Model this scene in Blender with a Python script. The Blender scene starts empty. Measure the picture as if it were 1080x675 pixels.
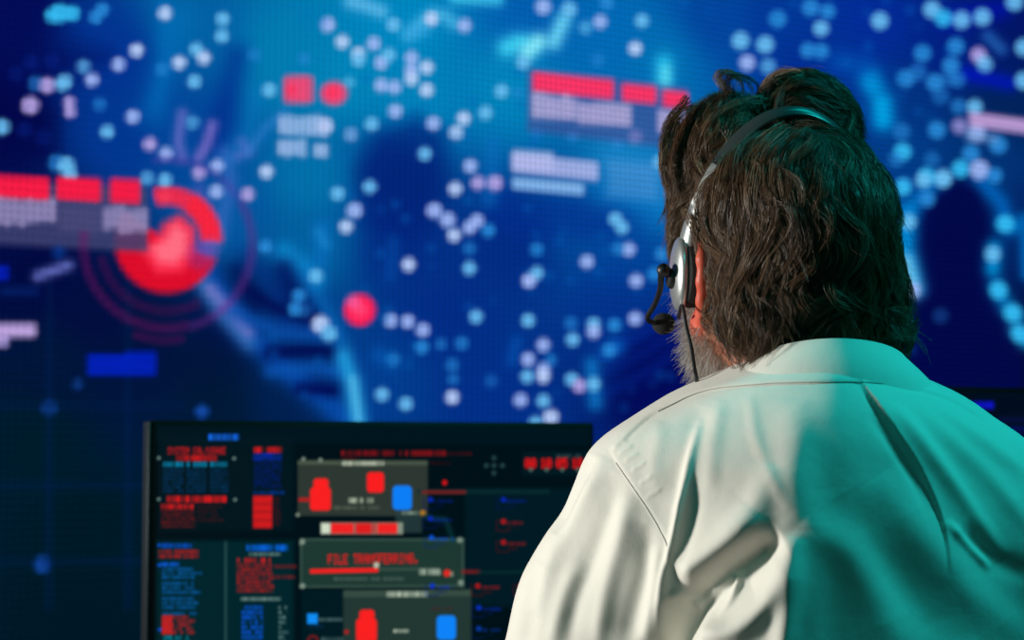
import bpy, math, random
import numpy as np
from mathutils import Vector, Matrix

random.seed(7)
rng = np.random.default_rng(7)
SC = bpy.context.scene
COL = SC.collection

# ------------------------------------------------------------------ camera
CAM_Z = 1.10
PITCH = math.radians(3.72)
LENS = 68.0
K = 36.0 / LENS / 1080.0
CP, SP = math.cos(PITCH), math.sin(PITCH)


def ray(px, py):
    rx = (px - 540.0) * K
    ry = (337.5 - py) * K
    return rx, CP - ry * SP, SP + ry * CP


def P(px, py, Y):
    rx, dy, dz = ray(px, py)
    t = Y / dy
    return np.array([rx * t, Y, CAM_Z + dz * t])


def Zat(py, Y):
    return float(P(540, py, Y)[2])


def Xat(px, Y):
    return float(P(px, 337.5, Y)[0])


def project(pts):
    p = np.asarray(pts, dtype=np.float64)
    x, y, z = p[:, 0], p[:, 1], p[:, 2] - CAM_Z
    f = y * CP + z * SP
    u = -y * SP + z * CP
    f = np.where(f < 1e-3, 1e-3, f)
    return 540.0 + x / f / K, 337.5 - u / f / K


# ------------------------------------------------------------------ objects
def set_props(o, label=None, cat=None, group=None, kind=None):
    if label: o['label'] = label
    if cat: o['category'] = cat
    if group: o['group'] = group
    if kind: o['kind'] = kind
    return o


def thing(name, label, cat, loc=(0, 0, 0), rz=0.0, group=None):
    o = bpy.data.objects.new(name, None)
    COL.objects.link(o)
    o.empty_display_size = 0.1
    o.location = loc
    o.rotation_euler = (0, 0, rz)
    return set_props(o, label, cat, group)


def link_mesh(name, me, mat=None, parent=None, local=False):
    """local=False: mesh coordinates are world; keep them in place under the parent."""
    o = bpy.data.objects.new(name, me)
    COL.objects.link(o)
    if mat is not None:
        for m in (mat if isinstance(mat, (list, tuple)) else [mat]):
            me.materials.append(m)
    if parent is not None:
        o.parent = parent
        if not local:
            M = Matrix.Translation(parent.location) @ parent.rotation_euler.to_matrix().to_4x4()
            chain = parent.parent
            while chain is not None:
                M = (Matrix.Translation(chain.location) @ chain.rotation_euler.to_matrix().to_4x4()) @ M
                chain = chain.parent
            me.transform(M.inverted())
    return o


def np_mesh(name, verts, quads=None, tris=None, smooth=True):
    me = bpy.data.meshes.new(name)
    verts = np.ascontiguousarray(verts, dtype=np.float32)
    me.vertices.add(len(verts))
    me.vertices.foreach_set('co', verts.ravel())
    nq = 0 if quads is None else len(quads)
    nt = 0 if tris is None else len(tris)
    loops = []
    if nq: loops.append(np.asarray(quads, dtype=np.int32).ravel())
    if nt: loops.append(np.asarray(tris, dtype=np.int32).ravel())
    L = np.concatenate(loops)
    me.loops.add(len(L))
    me.loops.foreach_set('vertex_index', L)
    me.polygons.add(nq + nt)
    starts = np.concatenate([np.arange(nq) * 4, nq * 4 + np.arange(nt) * 3]).astype(np.int32)
    tot = np.concatenate([np.full(nq, 4), np.full(nt, 3)]).astype(np.int32)
    me.polygons.foreach_set('loop_start', starts)
    me.polygons.foreach_set('loop_total', tot)
    me.polygons.foreach_set('use_smooth', np.full(nq + nt, bool(smooth)))
    me.update(calc_edges=True)
    return me


def color_attr(me, name, rgb):
    a = me.color_attributes.new(name, 'FLOAT_COLOR', 'POINT')
    c = np.ones((len(me.vertices), 4), dtype=np.float32)
    c[:, :3] = rgb
    a.data.foreach_set('color', c.ravel())


class MB:
    """collects simple solids into one mesh"""

    def __init__(self):
        self.v, self.f = [], []

    def add(self, verts, faces):
        n = len(self.v)
        self.v += [tuple(map(float, p)) for p in verts]
        self.f += [tuple(i + n for i in f) for f in faces]
        return self

    def box(self, c, s, rz=0.0, bev=0.0):
        """bevelled box: centre c, full size s"""
        hx, hy, hz = s[0] / 2, s[1] / 2, s[2] / 2
        b = min(bev, hx * .9, hy * .9, hz * .9)
        cs, sn = math.cos(rz), math.sin(rz)

        def T(p):
            return (c[0] + p[0] * cs - p[1] * sn, c[1] + p[0] * sn + p[1] * cs, c[2] + p[2])
        if b <= 0:
            vs = [T((x * hx, y * hy, z * hz)) for x in (-1, 1) for y in (-1, 1) for z in (-1, 1)]
            return self.add(vs, [(0, 1, 3, 2), (4, 6, 7, 5), (0, 4, 5, 1), (2, 3, 7, 6), (0, 2, 6, 4), (1, 5, 7, 3)])
        # stack of rounded-rectangle loops
        loops = []
        n = 4
        for (dz, ins) in ((-hz, b), (-hz + b * .3, b * .3), (-hz + b, 0), (hz - b, 0), (hz - b * .3, b * .3), (hz, b)):
            lp = []
            for (sx, sy, a0) in ((1, 1, 0), (-1, 1, 90), (-1, -1, 180), (1, -1, 270)):
                for k in range(n + 1):
                    a = math.radians(a0 + 90 * k / n)
                    r = max(b - ins, b * .15)
                    lp.append(T((sx * (hx - b) + math.cos(a) * r, sy * (hy - b) + math.sin(a) * r, dz)))
            loops.append(lp)
        m = len(loops[0])
        vs = [p for lp in loops for p in lp]
        fs = []
        for i in range(len(loops) - 1):
            for j in range(m):
                k = (j + 1) % m
                fs.append((i * m + j, i * m + k, (i + 1) * m + k, (i + 1) * m + j))
        fs.append(tuple(reversed(range(m))))
        fs.append(tuple(range((len(loops) - 1) * m, len(loops) * m)))
        return self.add(vs, fs)

    def tube(self, pts, rad, n=10, cap=True, flat=None):
        """tube along pts; rad scalar or list; flat=(normal axis list, w, h) unused"""
        pts = [np.array(p, float) for p in pts]
        m = len(pts)
        rads = [rad] * m if np.isscalar(rad) else list(rad)
        vs, fs = [], []
        t = pts[1] - pts[0]
        t /= np.linalg.norm(t)
        ref = np.array([0, 0, 1.]) if abs(t[2]) < .9 else np.array([1., 0, 0])
        u = np.cross(t, ref); u /= np.linalg.norm(u)
        for i in range(m):
            t = pts[min(i + 1, m - 1)] - pts[max(i - 1, 0)]
            t /= (np.linalg.norm(t) + 1e-12)
            u = u - t * np.dot(u, t); u /= (np.linalg.norm(u) + 1e-12)
            w = np.cross(t, u)
            for k in range(n):
                a = 2 * math.pi * k / n
                vs.append(pts[i] + rads[i] * (math.cos(a) * u + math.sin(a) * w))
        for i in range(m - 1):
            for k in range(n):
                q = (k + 1) % n
                fs.append((i * n + k, i * n + q, (i + 1) * n + q, (i + 1) * n + k))
        if cap:
            fs.append(tuple(reversed(range(n))))
            fs.append(tuple(range((m - 1) * n, m * n)))
        return self.add(vs, fs)

    def lathe(self, prof, c=(0, 0, 0), axis=None, n=28):
        """prof list of (r, h) along axis"""
        ax = np.array([0, 0, 1.]) if axis is None else np.array(axis, float)
        ax /= np.linalg.norm(ax)
        ref = np.array([1., 0, 0]) if abs(ax[0]) < .9 else np.array([0, 1., 0])
        u = np.cross(ax, ref); u /= np.linalg.norm(u)
        w = np.cross(ax, u)
        c = np.array(c, float)
        vs, fs = [], []
        for (r, h) in prof:
            for k in range(n):
                a = 2 * math.pi * k / n
                vs.append(c + ax * h + max(r, 1e-5) * (math.cos(a) * u + math.sin(a) * w))
        m = len(prof)
        for i in range(m - 1):
            for k in range(n):
                q = (k + 1) % n
                fs.append((i * n + k, i * n + q, (i + 1) * n + q, (i + 1) * n + k))
        fs.append(tuple(reversed(range(n))))
        fs.append(tuple(range((m - 1) * n, m * n)))
        return self.add(vs, fs)

    def ball(self, c, r, n=20, stretch=(1, 1, 1), R=None):
        prof = []
        vs, fs = [], []
        m = n // 2
        for i in range(m + 1):
            th = math.pi * i / m
            for k in range(n):
                a = 2 * math.pi * k / n
                p = np.array([math.sin(th) * math.cos(a) * stretch[0], math.sin(th) * math.sin(a) * stretch[1], math.cos(th) * stretch[2]]) * r
                if R is not None: p = R @ p
                vs.append(np.array(c, float) + p)
        for i in range(m):
            for k in range(n):
                q = (k + 1) % n
                fs.append((i * n + k, (i + 1) * n + k, (i + 1) * n + q, i * n + q))
        return self.add(vs, fs)

    def build(self, name, mat, parent=None, smooth=True, local=False, angle=40):
        me = bpy.data.meshes.new(name)
        me.from_pydata(self.v, [], self.f)
        import bmesh
        bm = bmesh.new(); bm.from_mesh(me)
        bmesh.ops.remove_doubles(bm, verts=bm.verts, dist=1e-6)
        bmesh.ops.recalc_face_normals(bm, faces=bm.faces)
        if smooth:
            for f in bm.faces: f.smooth = True
            lim = math.radians(angle)
            for e in bm.edges:
                if len(e.link_faces) == 2 and e.calc_face_angle(0) > lim: e.smooth = False
        bm.to_mesh(me); bm.free()
        return link_mesh(name, me, mat, parent, local)


# ------------------------------------------------------------------ materials
def s2l(c):
    c = np.asarray(c, dtype=np.float64) / 255.0
    return np.where(c <= 0.04045, c / 12.92, ((c + 0.055) / 1.055) ** 2.4)


def mat(name, rgb=(.5, .5, .5), rough=.5, metal=0.0, spec=.5, bump=None, **kw):
    m = bpy.data.materials.new(name)
    m.use_nodes = True
    nt = m.node_tree
    b = nt.nodes['Principled BSDF']
    b.inputs['Base Color'].default_value = (*rgb, 1)
    b.inputs['Roughness'].default_value = rough
    b.inputs['Metallic'].default_value = metal
    b.inputs['Specular IOR Level'].default_value = spec
    for k, v in kw.items():
        b.inputs[k.replace('_', ' ')].default_value = v
    if bump:
        scale, strength, dist = bump
        tc = nt.nodes.new('ShaderNodeTexCoord')
        nz = nt.nodes.new('ShaderNodeTexNoise')
        nz.inputs['Scale'].default_value = scale
        nz.inputs['Detail'].default_value = 4
        bp = nt.nodes.new('ShaderNodeBump')
        bp.inputs['Strength'].default_value = strength
        bp.inputs['Distance'].default_value = dist
        nt.links.new(tc.outputs['Object'], nz.inputs['Vector'])
        nt.links.new(nz.outputs['Fac'], bp.inputs['Height'])
        nt.links.new(bp.outputs['Normal'], b.inputs['Normal'])
    return m


# ------------------------------------------------------------------ signed distance sculpting
class Field:
    def __init__(self, xs, ys, zs):
        self.xs, self.ys, self.zs = [np.asarray(a, dtype=np.float32) for a in (xs, ys, zs)]
        self.F = np.full((len(xs), len(ys), len(zs)), 1.0, dtype=np.float32)

    def block(self, lo, hi):
        sl = []
        for a, l, h in zip((self.xs, self.ys, self.zs), lo, hi):
            i0 = int(np.searchsorted(a, l)); i1 = int(np.searchsorted(a, h))
            sl.append(slice(max(0, i0 - 1), min(len(a), i1 + 1)))
        return tuple(sl)

    def apply(self, fn, lo, hi, k=0.0, op='union', margin=.02):
        lo = np.asarray(lo) - margin - k; hi = np.asarray(hi) + margin + k
        sl = self.block(lo, hi)
        if any(s.stop - s.start < 1 for s in sl): return
        X = self.xs[sl[0]][:, None, None]; Y = self.ys[sl[1]][None, :, None]; Z = self.zs[sl[2]][None, None, :]
        d = fn(X, Y, Z)
        f = self.F[sl]
        if op == 'union':
            if k > 0:
                h = np.maximum(k - np.abs(f - d), 0) / k
                r = np.minimum(f, d) - h * h * k * .25
            else:
                r = np.minimum(f, d)
        else:
            d = -d
            if k > 0:
                h = np.maximum(k - np.abs(f - d), 0) / k
                r = np.maximum(f, d) + h * h * k * .25
            else:
                r = np.maximum(f, d)
        self.F[sl] = r

    def ell(self, c, r, R=None, k=0.0, op='union'):
        c = np.asarray(c, float); r = np.asarray(r, float)
        m = max(r) if R is not None else None
        ext = np.array([m] * 3) if R is not None else r
        Rm = None if R is None else np.asarray(R, float)

        def fn(X, Y, Z):
            return sd_ell(X, Y, Z, c, r, Rm)
        self.apply(fn, c - ext, c + ext, k, op)

    def cap(self, a, b, ra, rb, k=0.0, op='union'):
        a = np.asarray(a, float); b = np.asarray(b, float)
        m = max(ra, rb)

        def fn(X, Y, Z):
            return sd_cap(X, Y, Z, a, b, ra, rb)
        self.apply(fn, np.minimum(a, b) - m, np.maximum(a, b) + m, k, op)

    def chain(self, pts, rads, k=0.0, op='union'):
        for i in range(len(pts) - 1):
            self.cap(pts[i], pts[i + 1], rads[i], rads[i + 1], k, op)

    def mesh(self):
        return surface_nets(self.F, self.xs, self.ys, self.zs)


def sd_ell(X, Y, Z, c, r, R=None):
    dx, dy, dz = X - c[0], Y - c[1], Z - c[2]
    if R is not None:
        px = dx * R[0, 0] + dy * R[1, 0] + dz * R[2, 0]
        py = dx * R[0, 1] + dy * R[1, 1] + dz * R[2, 1]
        pz = dx * R[0, 2] + dy * R[1, 2] + dz * R[2, 2]
        dx, dy, dz = px, py, pz
    k0 = np.sqrt((dx / r[0]) ** 2 + (dy / r[1]) ** 2 + (dz / r[2]) ** 2)
    k1 = np.sqrt((dx / r[0] ** 2) ** 2 + (dy / r[1] ** 2) ** 2 + (dz / r[2] ** 2) ** 2)
    return np.where(k1 < 1e-6, -min(r), k0 * (k0 - 1.0) / np.maximum(k1, 1e-6))


def sd_cap(X, Y, Z, a, b, ra, rb):
    ab = b - a
    L2 = float(ab @ ab) + 1e-12
    t = ((X - a[0]) * ab[0] + (Y - a[1]) * ab[1] + (Z - a[2]) * ab[2]) / L2
    t = np.clip(t, 0, 1)
    d = np.sqrt((X - a[0] - t * ab[0]) ** 2 + (Y - a[1] - t * ab[1]) ** 2 + (Z - a[2] - t * ab[2]) ** 2)
    return d - (ra + (rb - ra) * t)


def surface_nets(F, xs, ys, zs):
    ins = F < 0
    nx, ny, nz = F.shape
    cnt = np.zeros((nx - 1, ny - 1, nz - 1), dtype=np.int8)
    for dx in (0, 1):
        for dy in (0, 1):
            for dz in (0, 1):
                cnt += ins[dx:nx - 1 + dx, dy:ny - 1 + dy, dz:nz - 1 + dz]
    act = (cnt > 0) & (cnt < 8)
    I, J, Kk = np.nonzero(act)
    n = len(I)
    idx = np.full(act.shape, -1, dtype=np.int32)
    idx[I, J, Kk] = np.arange(n)
    acc = np.zeros((n, 3)); w = np.zeros(n)
    crn = [(a, b, c) for a in (0, 1) for b in (0, 1) for c in (0, 1)]
    for a in crn:
        for ax in range(3):
            if a[ax] == 1: continue
            b = list(a); b[ax] = 1
            fa = F[I + a[0], J + a[1], Kk + a[2]]; fb = F[I + b[0], J + b[1], Kk + b[2]]
            cr = (fa < 0) != (fb < 0)
            t = np.where(cr, fa / np.where(cr, fa - fb, 1), 0)
            for q, (arr, ind) in enumerate(((xs, I), (ys, J), (zs, Kk))):
                pa = arr[ind + a[q]]; pb = arr[ind + b[q]]
                acc[:, q] += np.where(cr, pa + (pb - pa) * t, 0)
            w += cr
    V = acc / w[:, None]
    faces = []
    for ax in range(3):
        A = ins[:-1] if ax == 0 else (ins[:, :-1] if ax == 1 else ins[:, :, :-1])
        B = ins[1:] if ax == 0 else (ins[:, 1:] if ax == 1 else ins[:, :, 1:])
        i, j, k = np.nonzero(A != B)
        oth = [q for q in range(3) if q != ax]
        p = [i, j, k]
        lim = [nx - 1, ny - 1, nz - 1]
        ok = np.ones(len(i), bool)
        for q in oth: ok &= (p[q] >= 1) & (p[q] < lim[q])
        i, j, k = i[ok], j[ok], k[ok]
        flip = A[i, j, k]
        p = [i, j, k]

        def cell(d0, d1):
            q = [p[0].copy(), p[1].copy(), p[2].copy()]
            q[oth[0]] -= d0; q[oth[1]] -= d1
            return idx[q[0], q[1], q[2]]
        a, b, c, d = cell(1, 1), cell(0, 1), cell(0, 0), cell(1, 0)
        quad = np.stack([a, b, c, d], 1)
        if ax == 1: flip = ~flip
        quad[~flip] = quad[~flip][:, ::-1]
        faces.append(quad)
    return V, np.concatenate(faces)


def laplace(V, Q, it=2, lam=.5, mask=None):
    n = len(V)
    E = np.concatenate([Q[:, [0, 1]], Q[:, [1, 2]], Q[:, [2, 3]], Q[:, [3, 0]]])
    E = np.concatenate([E, E[:, ::-1]])
    deg = np.bincount(E[:, 0], minlength=n).astype(float)
    deg[deg == 0] = 1
    for _ in range(it):
        S = np.stack([np.bincount(E[:, 0], weights=V[E[:, 1], q], minlength=n) for q in range(3)], 1) / deg[:, None]
        d = (S - V) * lam
        if mask is not None: d *= mask[:, None]
        V = V + d
    return V


def vnormals(V, Q):
    e1 = V[Q[:, 2]] - V[Q[:, 0]]; e2 = V[Q[:, 3]] - V[Q[:, 1]]
    fn = np.cross(e1, e2)
    N = np.zeros_like(V)
    for c in range(4):
        for q in range(3):
            N[:, q] += np.bincount(Q[:, c], weights=fn[:, q], minlength=len(V))
    return N / (np.linalg.norm(N, axis=1)[:, None] + 1e-12)


def subdivide(V, Q):
    """one linear quad split"""
    n = len(V)
    E = np.concatenate([Q[:, [0, 1]], Q[:, [1, 2]], Q[:, [2, 3]], Q[:, [3, 0]]])
    Es = np.sort(E, axis=1)
    key = Es[:, 0].astype(np.int64) * n + Es[:, 1]
    uq, inv = np.unique(key, return_inverse=True)
    ev = (V[uq // n] + V[uq % n]) * .5
    fv = V[Q].mean(1)
    m = len(Q)
    e = n + inv.reshape(4, m)
    f = n + len(uq) + np.arange(m)
    q = [np.stack([Q[:, 0], e[0], f, e[3]], 1), np.stack([e[0], Q[:, 1], e[1], f], 1),
         np.stack([f, e[1], Q[:, 2], e[2]], 1), np.stack([e[3], f, e[2], Q[:, 3]], 1)]
    return np.concatenate([V, ev, fv]), np.concatenate(q)


def strands_mesh(paths, rads, cols=None, sides=3):
    """paths (N,M,3), rads (N,M) -> verts, quads, cols"""
    N, M, _ = paths.shape
    T = np.gradient(paths, axis=1)
    T /= np.linalg.norm(T, axis=2, keepdims=True) + 1e-12
    ref = rng.normal(size=(N, 1, 3))
    U = np.cross(T, np.broadcast_to(ref, T.shape)); U /= np.linalg.norm(U, axis=2, keepdims=True) + 1e-9
    W = np.cross(T, U)
    vs = []
    for k in range(sides):
        a = 2 * math.pi * k / sides
        vs.append(paths + rads[..., None] * (math.cos(a) * U + math.sin(a) * W))
    V = np.stack(vs, 2).reshape(-1, 3)
    base = (np.arange(N)[:, None] * M + np.arange(M - 1)[None, :]) * sides
    qs = []
    for k in range(sides):
        q = (k + 1) % sides
        qs.append(np.stack([base + k, base + q, base + sides + q, base + sides + k], -1).reshape(-1, 4))
    Q = np.concatenate(qs)
    C = None
    if cols is not None:
        C = np.repeat(cols[:, None, :], M * sides, axis=1).reshape(-1, 3)
    return V, Q, C


def smooth_poly(pts, n=8):
    """Catmull-Rom through pts"""
    p = np.asarray(pts, float)
    q = np.vstack([2 * p[0] - p[1], p, 2 * p[-1] - p[-2]])
    out = []
    for i in range(1, len(q) - 2):
        for k in range(n):
            t = k / n
            out.append(.5 * ((2 * q[i]) + (-q[i - 1] + q[i + 1]) * t + (2 * q[i - 1] - 5 * q[i] + 4 * q[i + 1] - q[i + 2]) * t * t + (-q[i - 1] + 3 * q[i] - 3 * q[i + 1] + q[i + 2]) * t ** 3))
    out.append(p[-1])
    return np.array(out)


class Canvas:
    """what a display shows, as an sRGB raster later stored on the display's own vertices"""

    def __init__(self, x0, y0, x1, y1, step):
        self.x0, self.y0, self.step = x0, y0, step
        self.w = int((x1 - x0) / step) + 1; self.h = int((y1 - y0) / step) + 1
        self.X = x0 + np.arange(self.w) * step; self.Y = y0 + np.arange(self.h) * step
        self.A = np.zeros((self.h, self.w, 3), dtype=np.float64)

    def _win(self, xa, ya, xb, yb):
        i0 = max(0, int((xa - self.x0) / self.step)); i1 = min(self.w, int((xb - self.x0) / self.step) + 2)
        j0 = max(0, int((ya - self.y0) / self.step)); j1 = min(self.h, int((yb - self.y0) / self.step) + 2)
        if i1 <= i0 or j1 <= j0: return None
        return slice(j0, j1), slice(i0, i1), self.X[i0:i1][None, :], self.Y[j0:j1][:, None]

    def _mix(self, sj, si, a, col, add=False):
        a = a[..., None]
        c = np.asarray(col, float)
        if add: self.A[sj, si] = self.A[sj, si] + a * c
        else: self.A[sj, si] = self.A[sj, si] * (1 - a) + a * c

    def glow(self, x, y, rx, ry, col, alpha=1.0, rot=0.0, add=False):
        m = 2.6 * max(rx, ry)
        w = self._win(x - m, y - m, x + m, y + m)
        if w is None: return
        sj, si, X, Y = w
        c, s = math.cos(math.radians(rot)), math.sin(math.radians(rot))
        u = ((X - x) * c + (Y - y) * s) / rx; v = (-(X - x) * s + (Y - y) * c) / ry
        self._mix(sj, si, alpha * np.exp(-(u * u + v * v)), col, add)

    def disc(self, x, y, r, col, alpha=1.0, soft=1.5, ry=None):
        ry = r if ry is None else ry
        m = max(r, ry) + soft + 1
        w = self._win(x - m, y - m, x + m, y + m)
        if w is None: return
        sj, si, X, Y = w
        d = np.sqrt(((X - x) / r) ** 2 + ((Y - y) / ry) ** 2)
        self._mix(sj, si, alpha * np.clip((1 - d) * min(r, ry) / soft + .5, 0, 1), col)

    def rect(self, xa, ya, xb, yb, col, alpha=1.0, slope=0.0, soft=1.0, rnd=0.0):
        """slope: dy per dx"""
        ext = abs(slope) * abs(xb - xa) + soft + 2
        w = self._win(xa - soft - 1, ya - ext, xb + soft + 1, yb + ext)
        if w is None: return
        sj, si, X, Y = w
        Yl = Y - slope * (X - xa)
        qx = np.abs(X - (xa + xb) / 2) - (xb - xa) / 2 + rnd; qy = np.abs(Yl - (ya + yb) / 2) - (yb - ya) / 2 + rnd
        d = np.sqrt(np.maximum(qx, 0) ** 2 + np.maximum(qy, 0) ** 2) + np.minimum(np.maximum(qx, qy), 0) - rnd
        self._mix(sj, si, alpha * np.clip(.5 - d / soft, 0, 1), col)

    def arc(self, x, y, r0, r1, a0, a1, col, alpha=1.0, soft=2.0):
        """angles in degrees, 0 = right, clockwise in picture"""
        m = r1 + soft + 1
        w = self._win(x - m, y - m, x + m, y + m)
        if w is None: return
        sj, si, X, Y = w
        r = np.sqrt((X - x) ** 2 + (Y - y) ** 2)
        a = (np.degrees(np.arctan2(Y - y, X - x)) - a0) % 360
        da = (a1 - a0) % 360 or 360
        k = np.clip((r - r0) / soft + .5, 0, 1) * np.clip((r1 - r) / soft + .5, 0, 1) * (a <= da)
        self._mix(sj, si, alpha * k, col)

    def line(self, pts, width, col, alpha=1.0, fade=True, add=False):
        p = np.asarray(pts, float)
        m = width * 2.5
        w = self._win(p[:, 0].min() - m, p[:, 1].min() - m, p[:, 0].max() + m, p[:, 1].max() + m)
        if w is None: return
        sj, si, X, Y = w
        D = np.full((Y.shape[0], X.shape[1]), 1e9)
        for a, b in zip(p[:-1], p[1:]):
            ab = b - a
            t = np.clip(((X - a[0]) * ab[0] + (Y - a[1]) * ab[1]) / (ab @ ab + 1e-9), 0, 1)
            D = np.minimum(D, np.hypot(X - a[0] - t * ab[0], Y - a[1] - t * ab[1]))
        k = np.exp(-(D / width) ** 2) if fade else np.clip((width - D) / 1.5 + .5, 0, 1)
        self._mix(sj, si, alpha * k, col, add)

    def poly(self, pts, col, alpha=1.0, soft=8.0):
        p = np.asarray(pts, float)
        m = soft * 1.5
        w = self._win(p[:, 0].min() - m, p[:, 1].min() - m, p[:, 0].max() + m, p[:, 1].max() + m)
        if w is None: return
        sj, si, X, Y = w
        D = np.full((Y.shape[0], X.shape[1]), 1e9)
        inside = np.zeros(D.shape, bool)
        for a, b in zip(p, np.roll(p, -1, axis=0)):
            ab = b - a
            t = np.clip(((X - a[0]) * ab[0] + (Y - a[1]) * ab[1]) / (ab @ ab + 1e-9), 0, 1)
            D = np.minimum(D, np.hypot(X - a[0] - t * ab[0], Y - a[1] - t * ab[1]))
            if abs(ab[1]) > 1e-9:
                c = ((a[1] > Y) != (b[1] > Y)) & (X < ab[0] * (Y - a[1]) / ab[1] + a[0])
                inside ^= c
        sd = np.where(inside, D, -D)
        self._mix(sj, si, alpha * np.clip(sd / soft + .5, 0, 1), col)

    def runs(self, xa, ya, xb, yb, rows, col, alpha=.8, rag=.25, seed=0, slope=0.0, gap=.35, fill=.5):
        """rows of unreadably small characters"""
        r = np.random.default_rng(seed)
        rh = (yb - ya) / rows
        for k in range(rows):
            end = xb - r.uniform(0, rag) * (xb - xa)
            y = ya + k * rh
            x = xa
            while x < end:
                wd = r.uniform(1.6, 3.4)
                if r.random() < fill + .43:
                    self.rect(x, y + rh * gap * .5, min(x + wd, end), y + rh * (1 - gap * .5), col, alpha * r.uniform(.55, 1), soft=1.2)
                x += wd + r.uniform(.3, 1.1)

    def text(self, s, x, y, cw, ch, col, alpha=1.0, adv=None, slope=0.0):
        adv = adv or cw * 1.25
        for n, chh in enumerate(s):
            g = FONT.get(chh)
            if g is None: continue
            for j, row in enumerate(g):
                for i in range(5):
                    if row & (16 >> i):
                        xa = x + n * adv + i * cw / 5; ya = y + j * ch / 7 + slope * (n * adv)
                        self.rect(xa - .1, ya - .1, xa + cw / 5 + .1, ya + ch / 7 + .1, col, alpha, soft=.8)

    def sample(self, px, py):
        u = np.clip((px - self.x0) / self.step, 0, self.w - 1.001); v = np.clip((py - self.y0) / self.step, 0, self.h - 1.001)
        i, j = u.astype(int), v.astype(int)
        a, b = (u - i)[:, None], (v - j)[:, None]
        A = self.A
        return (A[j, i] * (1 - a) + A[j, i + 1] * a) * (1 - b) + (A[j + 1, i] * (1 - a) + A[j + 1, i + 1] * a) * b


FONT = {
    'A': (14, 17, 17, 31, 17, 17, 17), 'C': (14, 17, 16, 16, 16, 17, 14), 'E': (31, 16, 16, 30, 16, 16, 31),
    'F': (31, 16, 16, 30, 16, 16, 16), 'G': (14, 17, 16, 23, 17, 17, 14), 'I': (14, 4, 4, 4, 4, 4, 14),
    'L': (16, 16, 16, 16, 16, 16, 31), 'M': (17, 27, 21, 21, 17, 17, 17), 'N': (17, 25, 21, 19, 17, 17, 17),
    'R': (30, 17, 17, 30, 20, 18, 17), 'S': (15, 16, 16, 14, 1, 1, 30), 'T': (31, 4, 4, 4, 4, 4, 4),
    'U': (17, 17, 17, 17, 17, 17, 14), 'Y': (17, 17, 10, 4, 4, 4, 4), '/': (1, 1, 2, 4, 8, 16, 16),
    '.': (0, 0, 0, 0, 0, 12, 12), '0': (14, 17, 19, 21, 25, 17, 14), '1': (4, 12, 4, 4, 4, 4, 14),
    '5': (31, 16, 30, 1, 1, 17, 14), '8': (14, 17, 17, 14, 17, 17, 14), '2': (14, 17, 1, 2, 4, 8, 31),
}


def screen_material(name, lattice=None, strength=1.0, rough=.35, spec=.2):
    m = bpy.data.materials.new(name)
    m.use_nodes = True
    nt = m.node_tree
    b = nt.nodes['Principled BSDF']
    b.inputs['Base Color'].default_value = (.006, .007, .009, 1)
    b.inputs['Roughness'].default_value = rough
    b.inputs['Specular IOR Level'].default_value = spec
    at = nt.nodes.new('ShaderNodeAttribute'); at.attribute_name = 'Picture'
    b.inputs['Emission Strength'].default_value = strength
    if lattice:
        pitch, amp = lattice
        tc = nt.nodes.new('ShaderNodeAttribute'); tc.attribute_name = 'Lattice'
        sp = nt.nodes.new('ShaderNodeSeparateXYZ')
        nt.links.new(tc.outputs['Vector'], sp.inputs[0])
        outs = []
        for ax in ('X', 'Y'):
            mu = nt.nodes.new('ShaderNodeMath'); mu.operation = 'MULTIPLY'; mu.inputs[1].default_value = 2 * math.pi / pitch
            si = nt.nodes.new('ShaderNodeMath'); si.operation = 'SINE'
            nt.links.new(sp.outputs[ax], mu.inputs[0]); nt.links.new(mu.outputs[0], si.inputs[0])
            ma = nt.nodes.new('ShaderNodeMath'); ma.operation = 'MULTIPLY_ADD'
            ma.inputs[1].default_value = amp; ma.inputs[2].default_value = 1.0
            nt.links.new(si.outputs[0], ma.inputs[0])
            outs.append(ma)
        pr = nt.nodes.new('ShaderNodeMath'); pr.operation = 'MULTIPLY'
        nt.links.new(outs[0].outputs[0], pr.inputs[0]); nt.links.new(outs[1].outputs[0], pr.inputs[1])
        pr2 = nt.nodes.new('ShaderNodeMath'); pr2.operation = 'MULTIPLY'; pr2.inputs[1].default_value = strength
        nt.links.new(pr.outputs[0], pr2.inputs[0])
        nt.links.new(pr2.outputs[0], b.inputs['Emission Strength'])
    nt.links.new(at.outputs['Color'], b.inputs['Emission Color'])
    m.cycles.emission_sampling = 'NONE'
    return m


def grid_display(name, origin, du, dv, W, H, nu, nv, canvas, m, parent, lattice=False):
    """flat display surface: origin lower-left corner, unit vectors du, dv"""
    u = np.linspace(0, W, nu); v = np.linspace(0, H, nv)
    UU, VV = np.meshgrid(u, v)
    V = np.asarray(origin)[None] + UU.reshape(-1, 1) * np.asarray(du)[None] + VV.reshape(-1, 1) * np.asarray(dv)[None]
    i = np.arange(nu - 1)[None, :] + np.arange(nv - 1)[:, None] * nu
    Q = np.stack([i, i + 1, i + nu + 1, i + nu], -1).reshape(-1, 4)
    me = np_mesh(name, V, Q, smooth=False)
    px, py = project(V)
    color_attr(me, 'Picture', s2l(np.clip(canvas.sample(px, py), 0, 255)))
    if lattice:
        a = me.attributes.new('Lattice', 'FLOAT_VECTOR', 'POINT')
        L = np.zeros((len(V), 3), dtype=np.float32); L[:, 0] = UU.ravel(); L[:, 1] = VV.ravel()
        a.data.foreach_set('vector', L.ravel())
    return link_mesh(name, me, m, parent)
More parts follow.
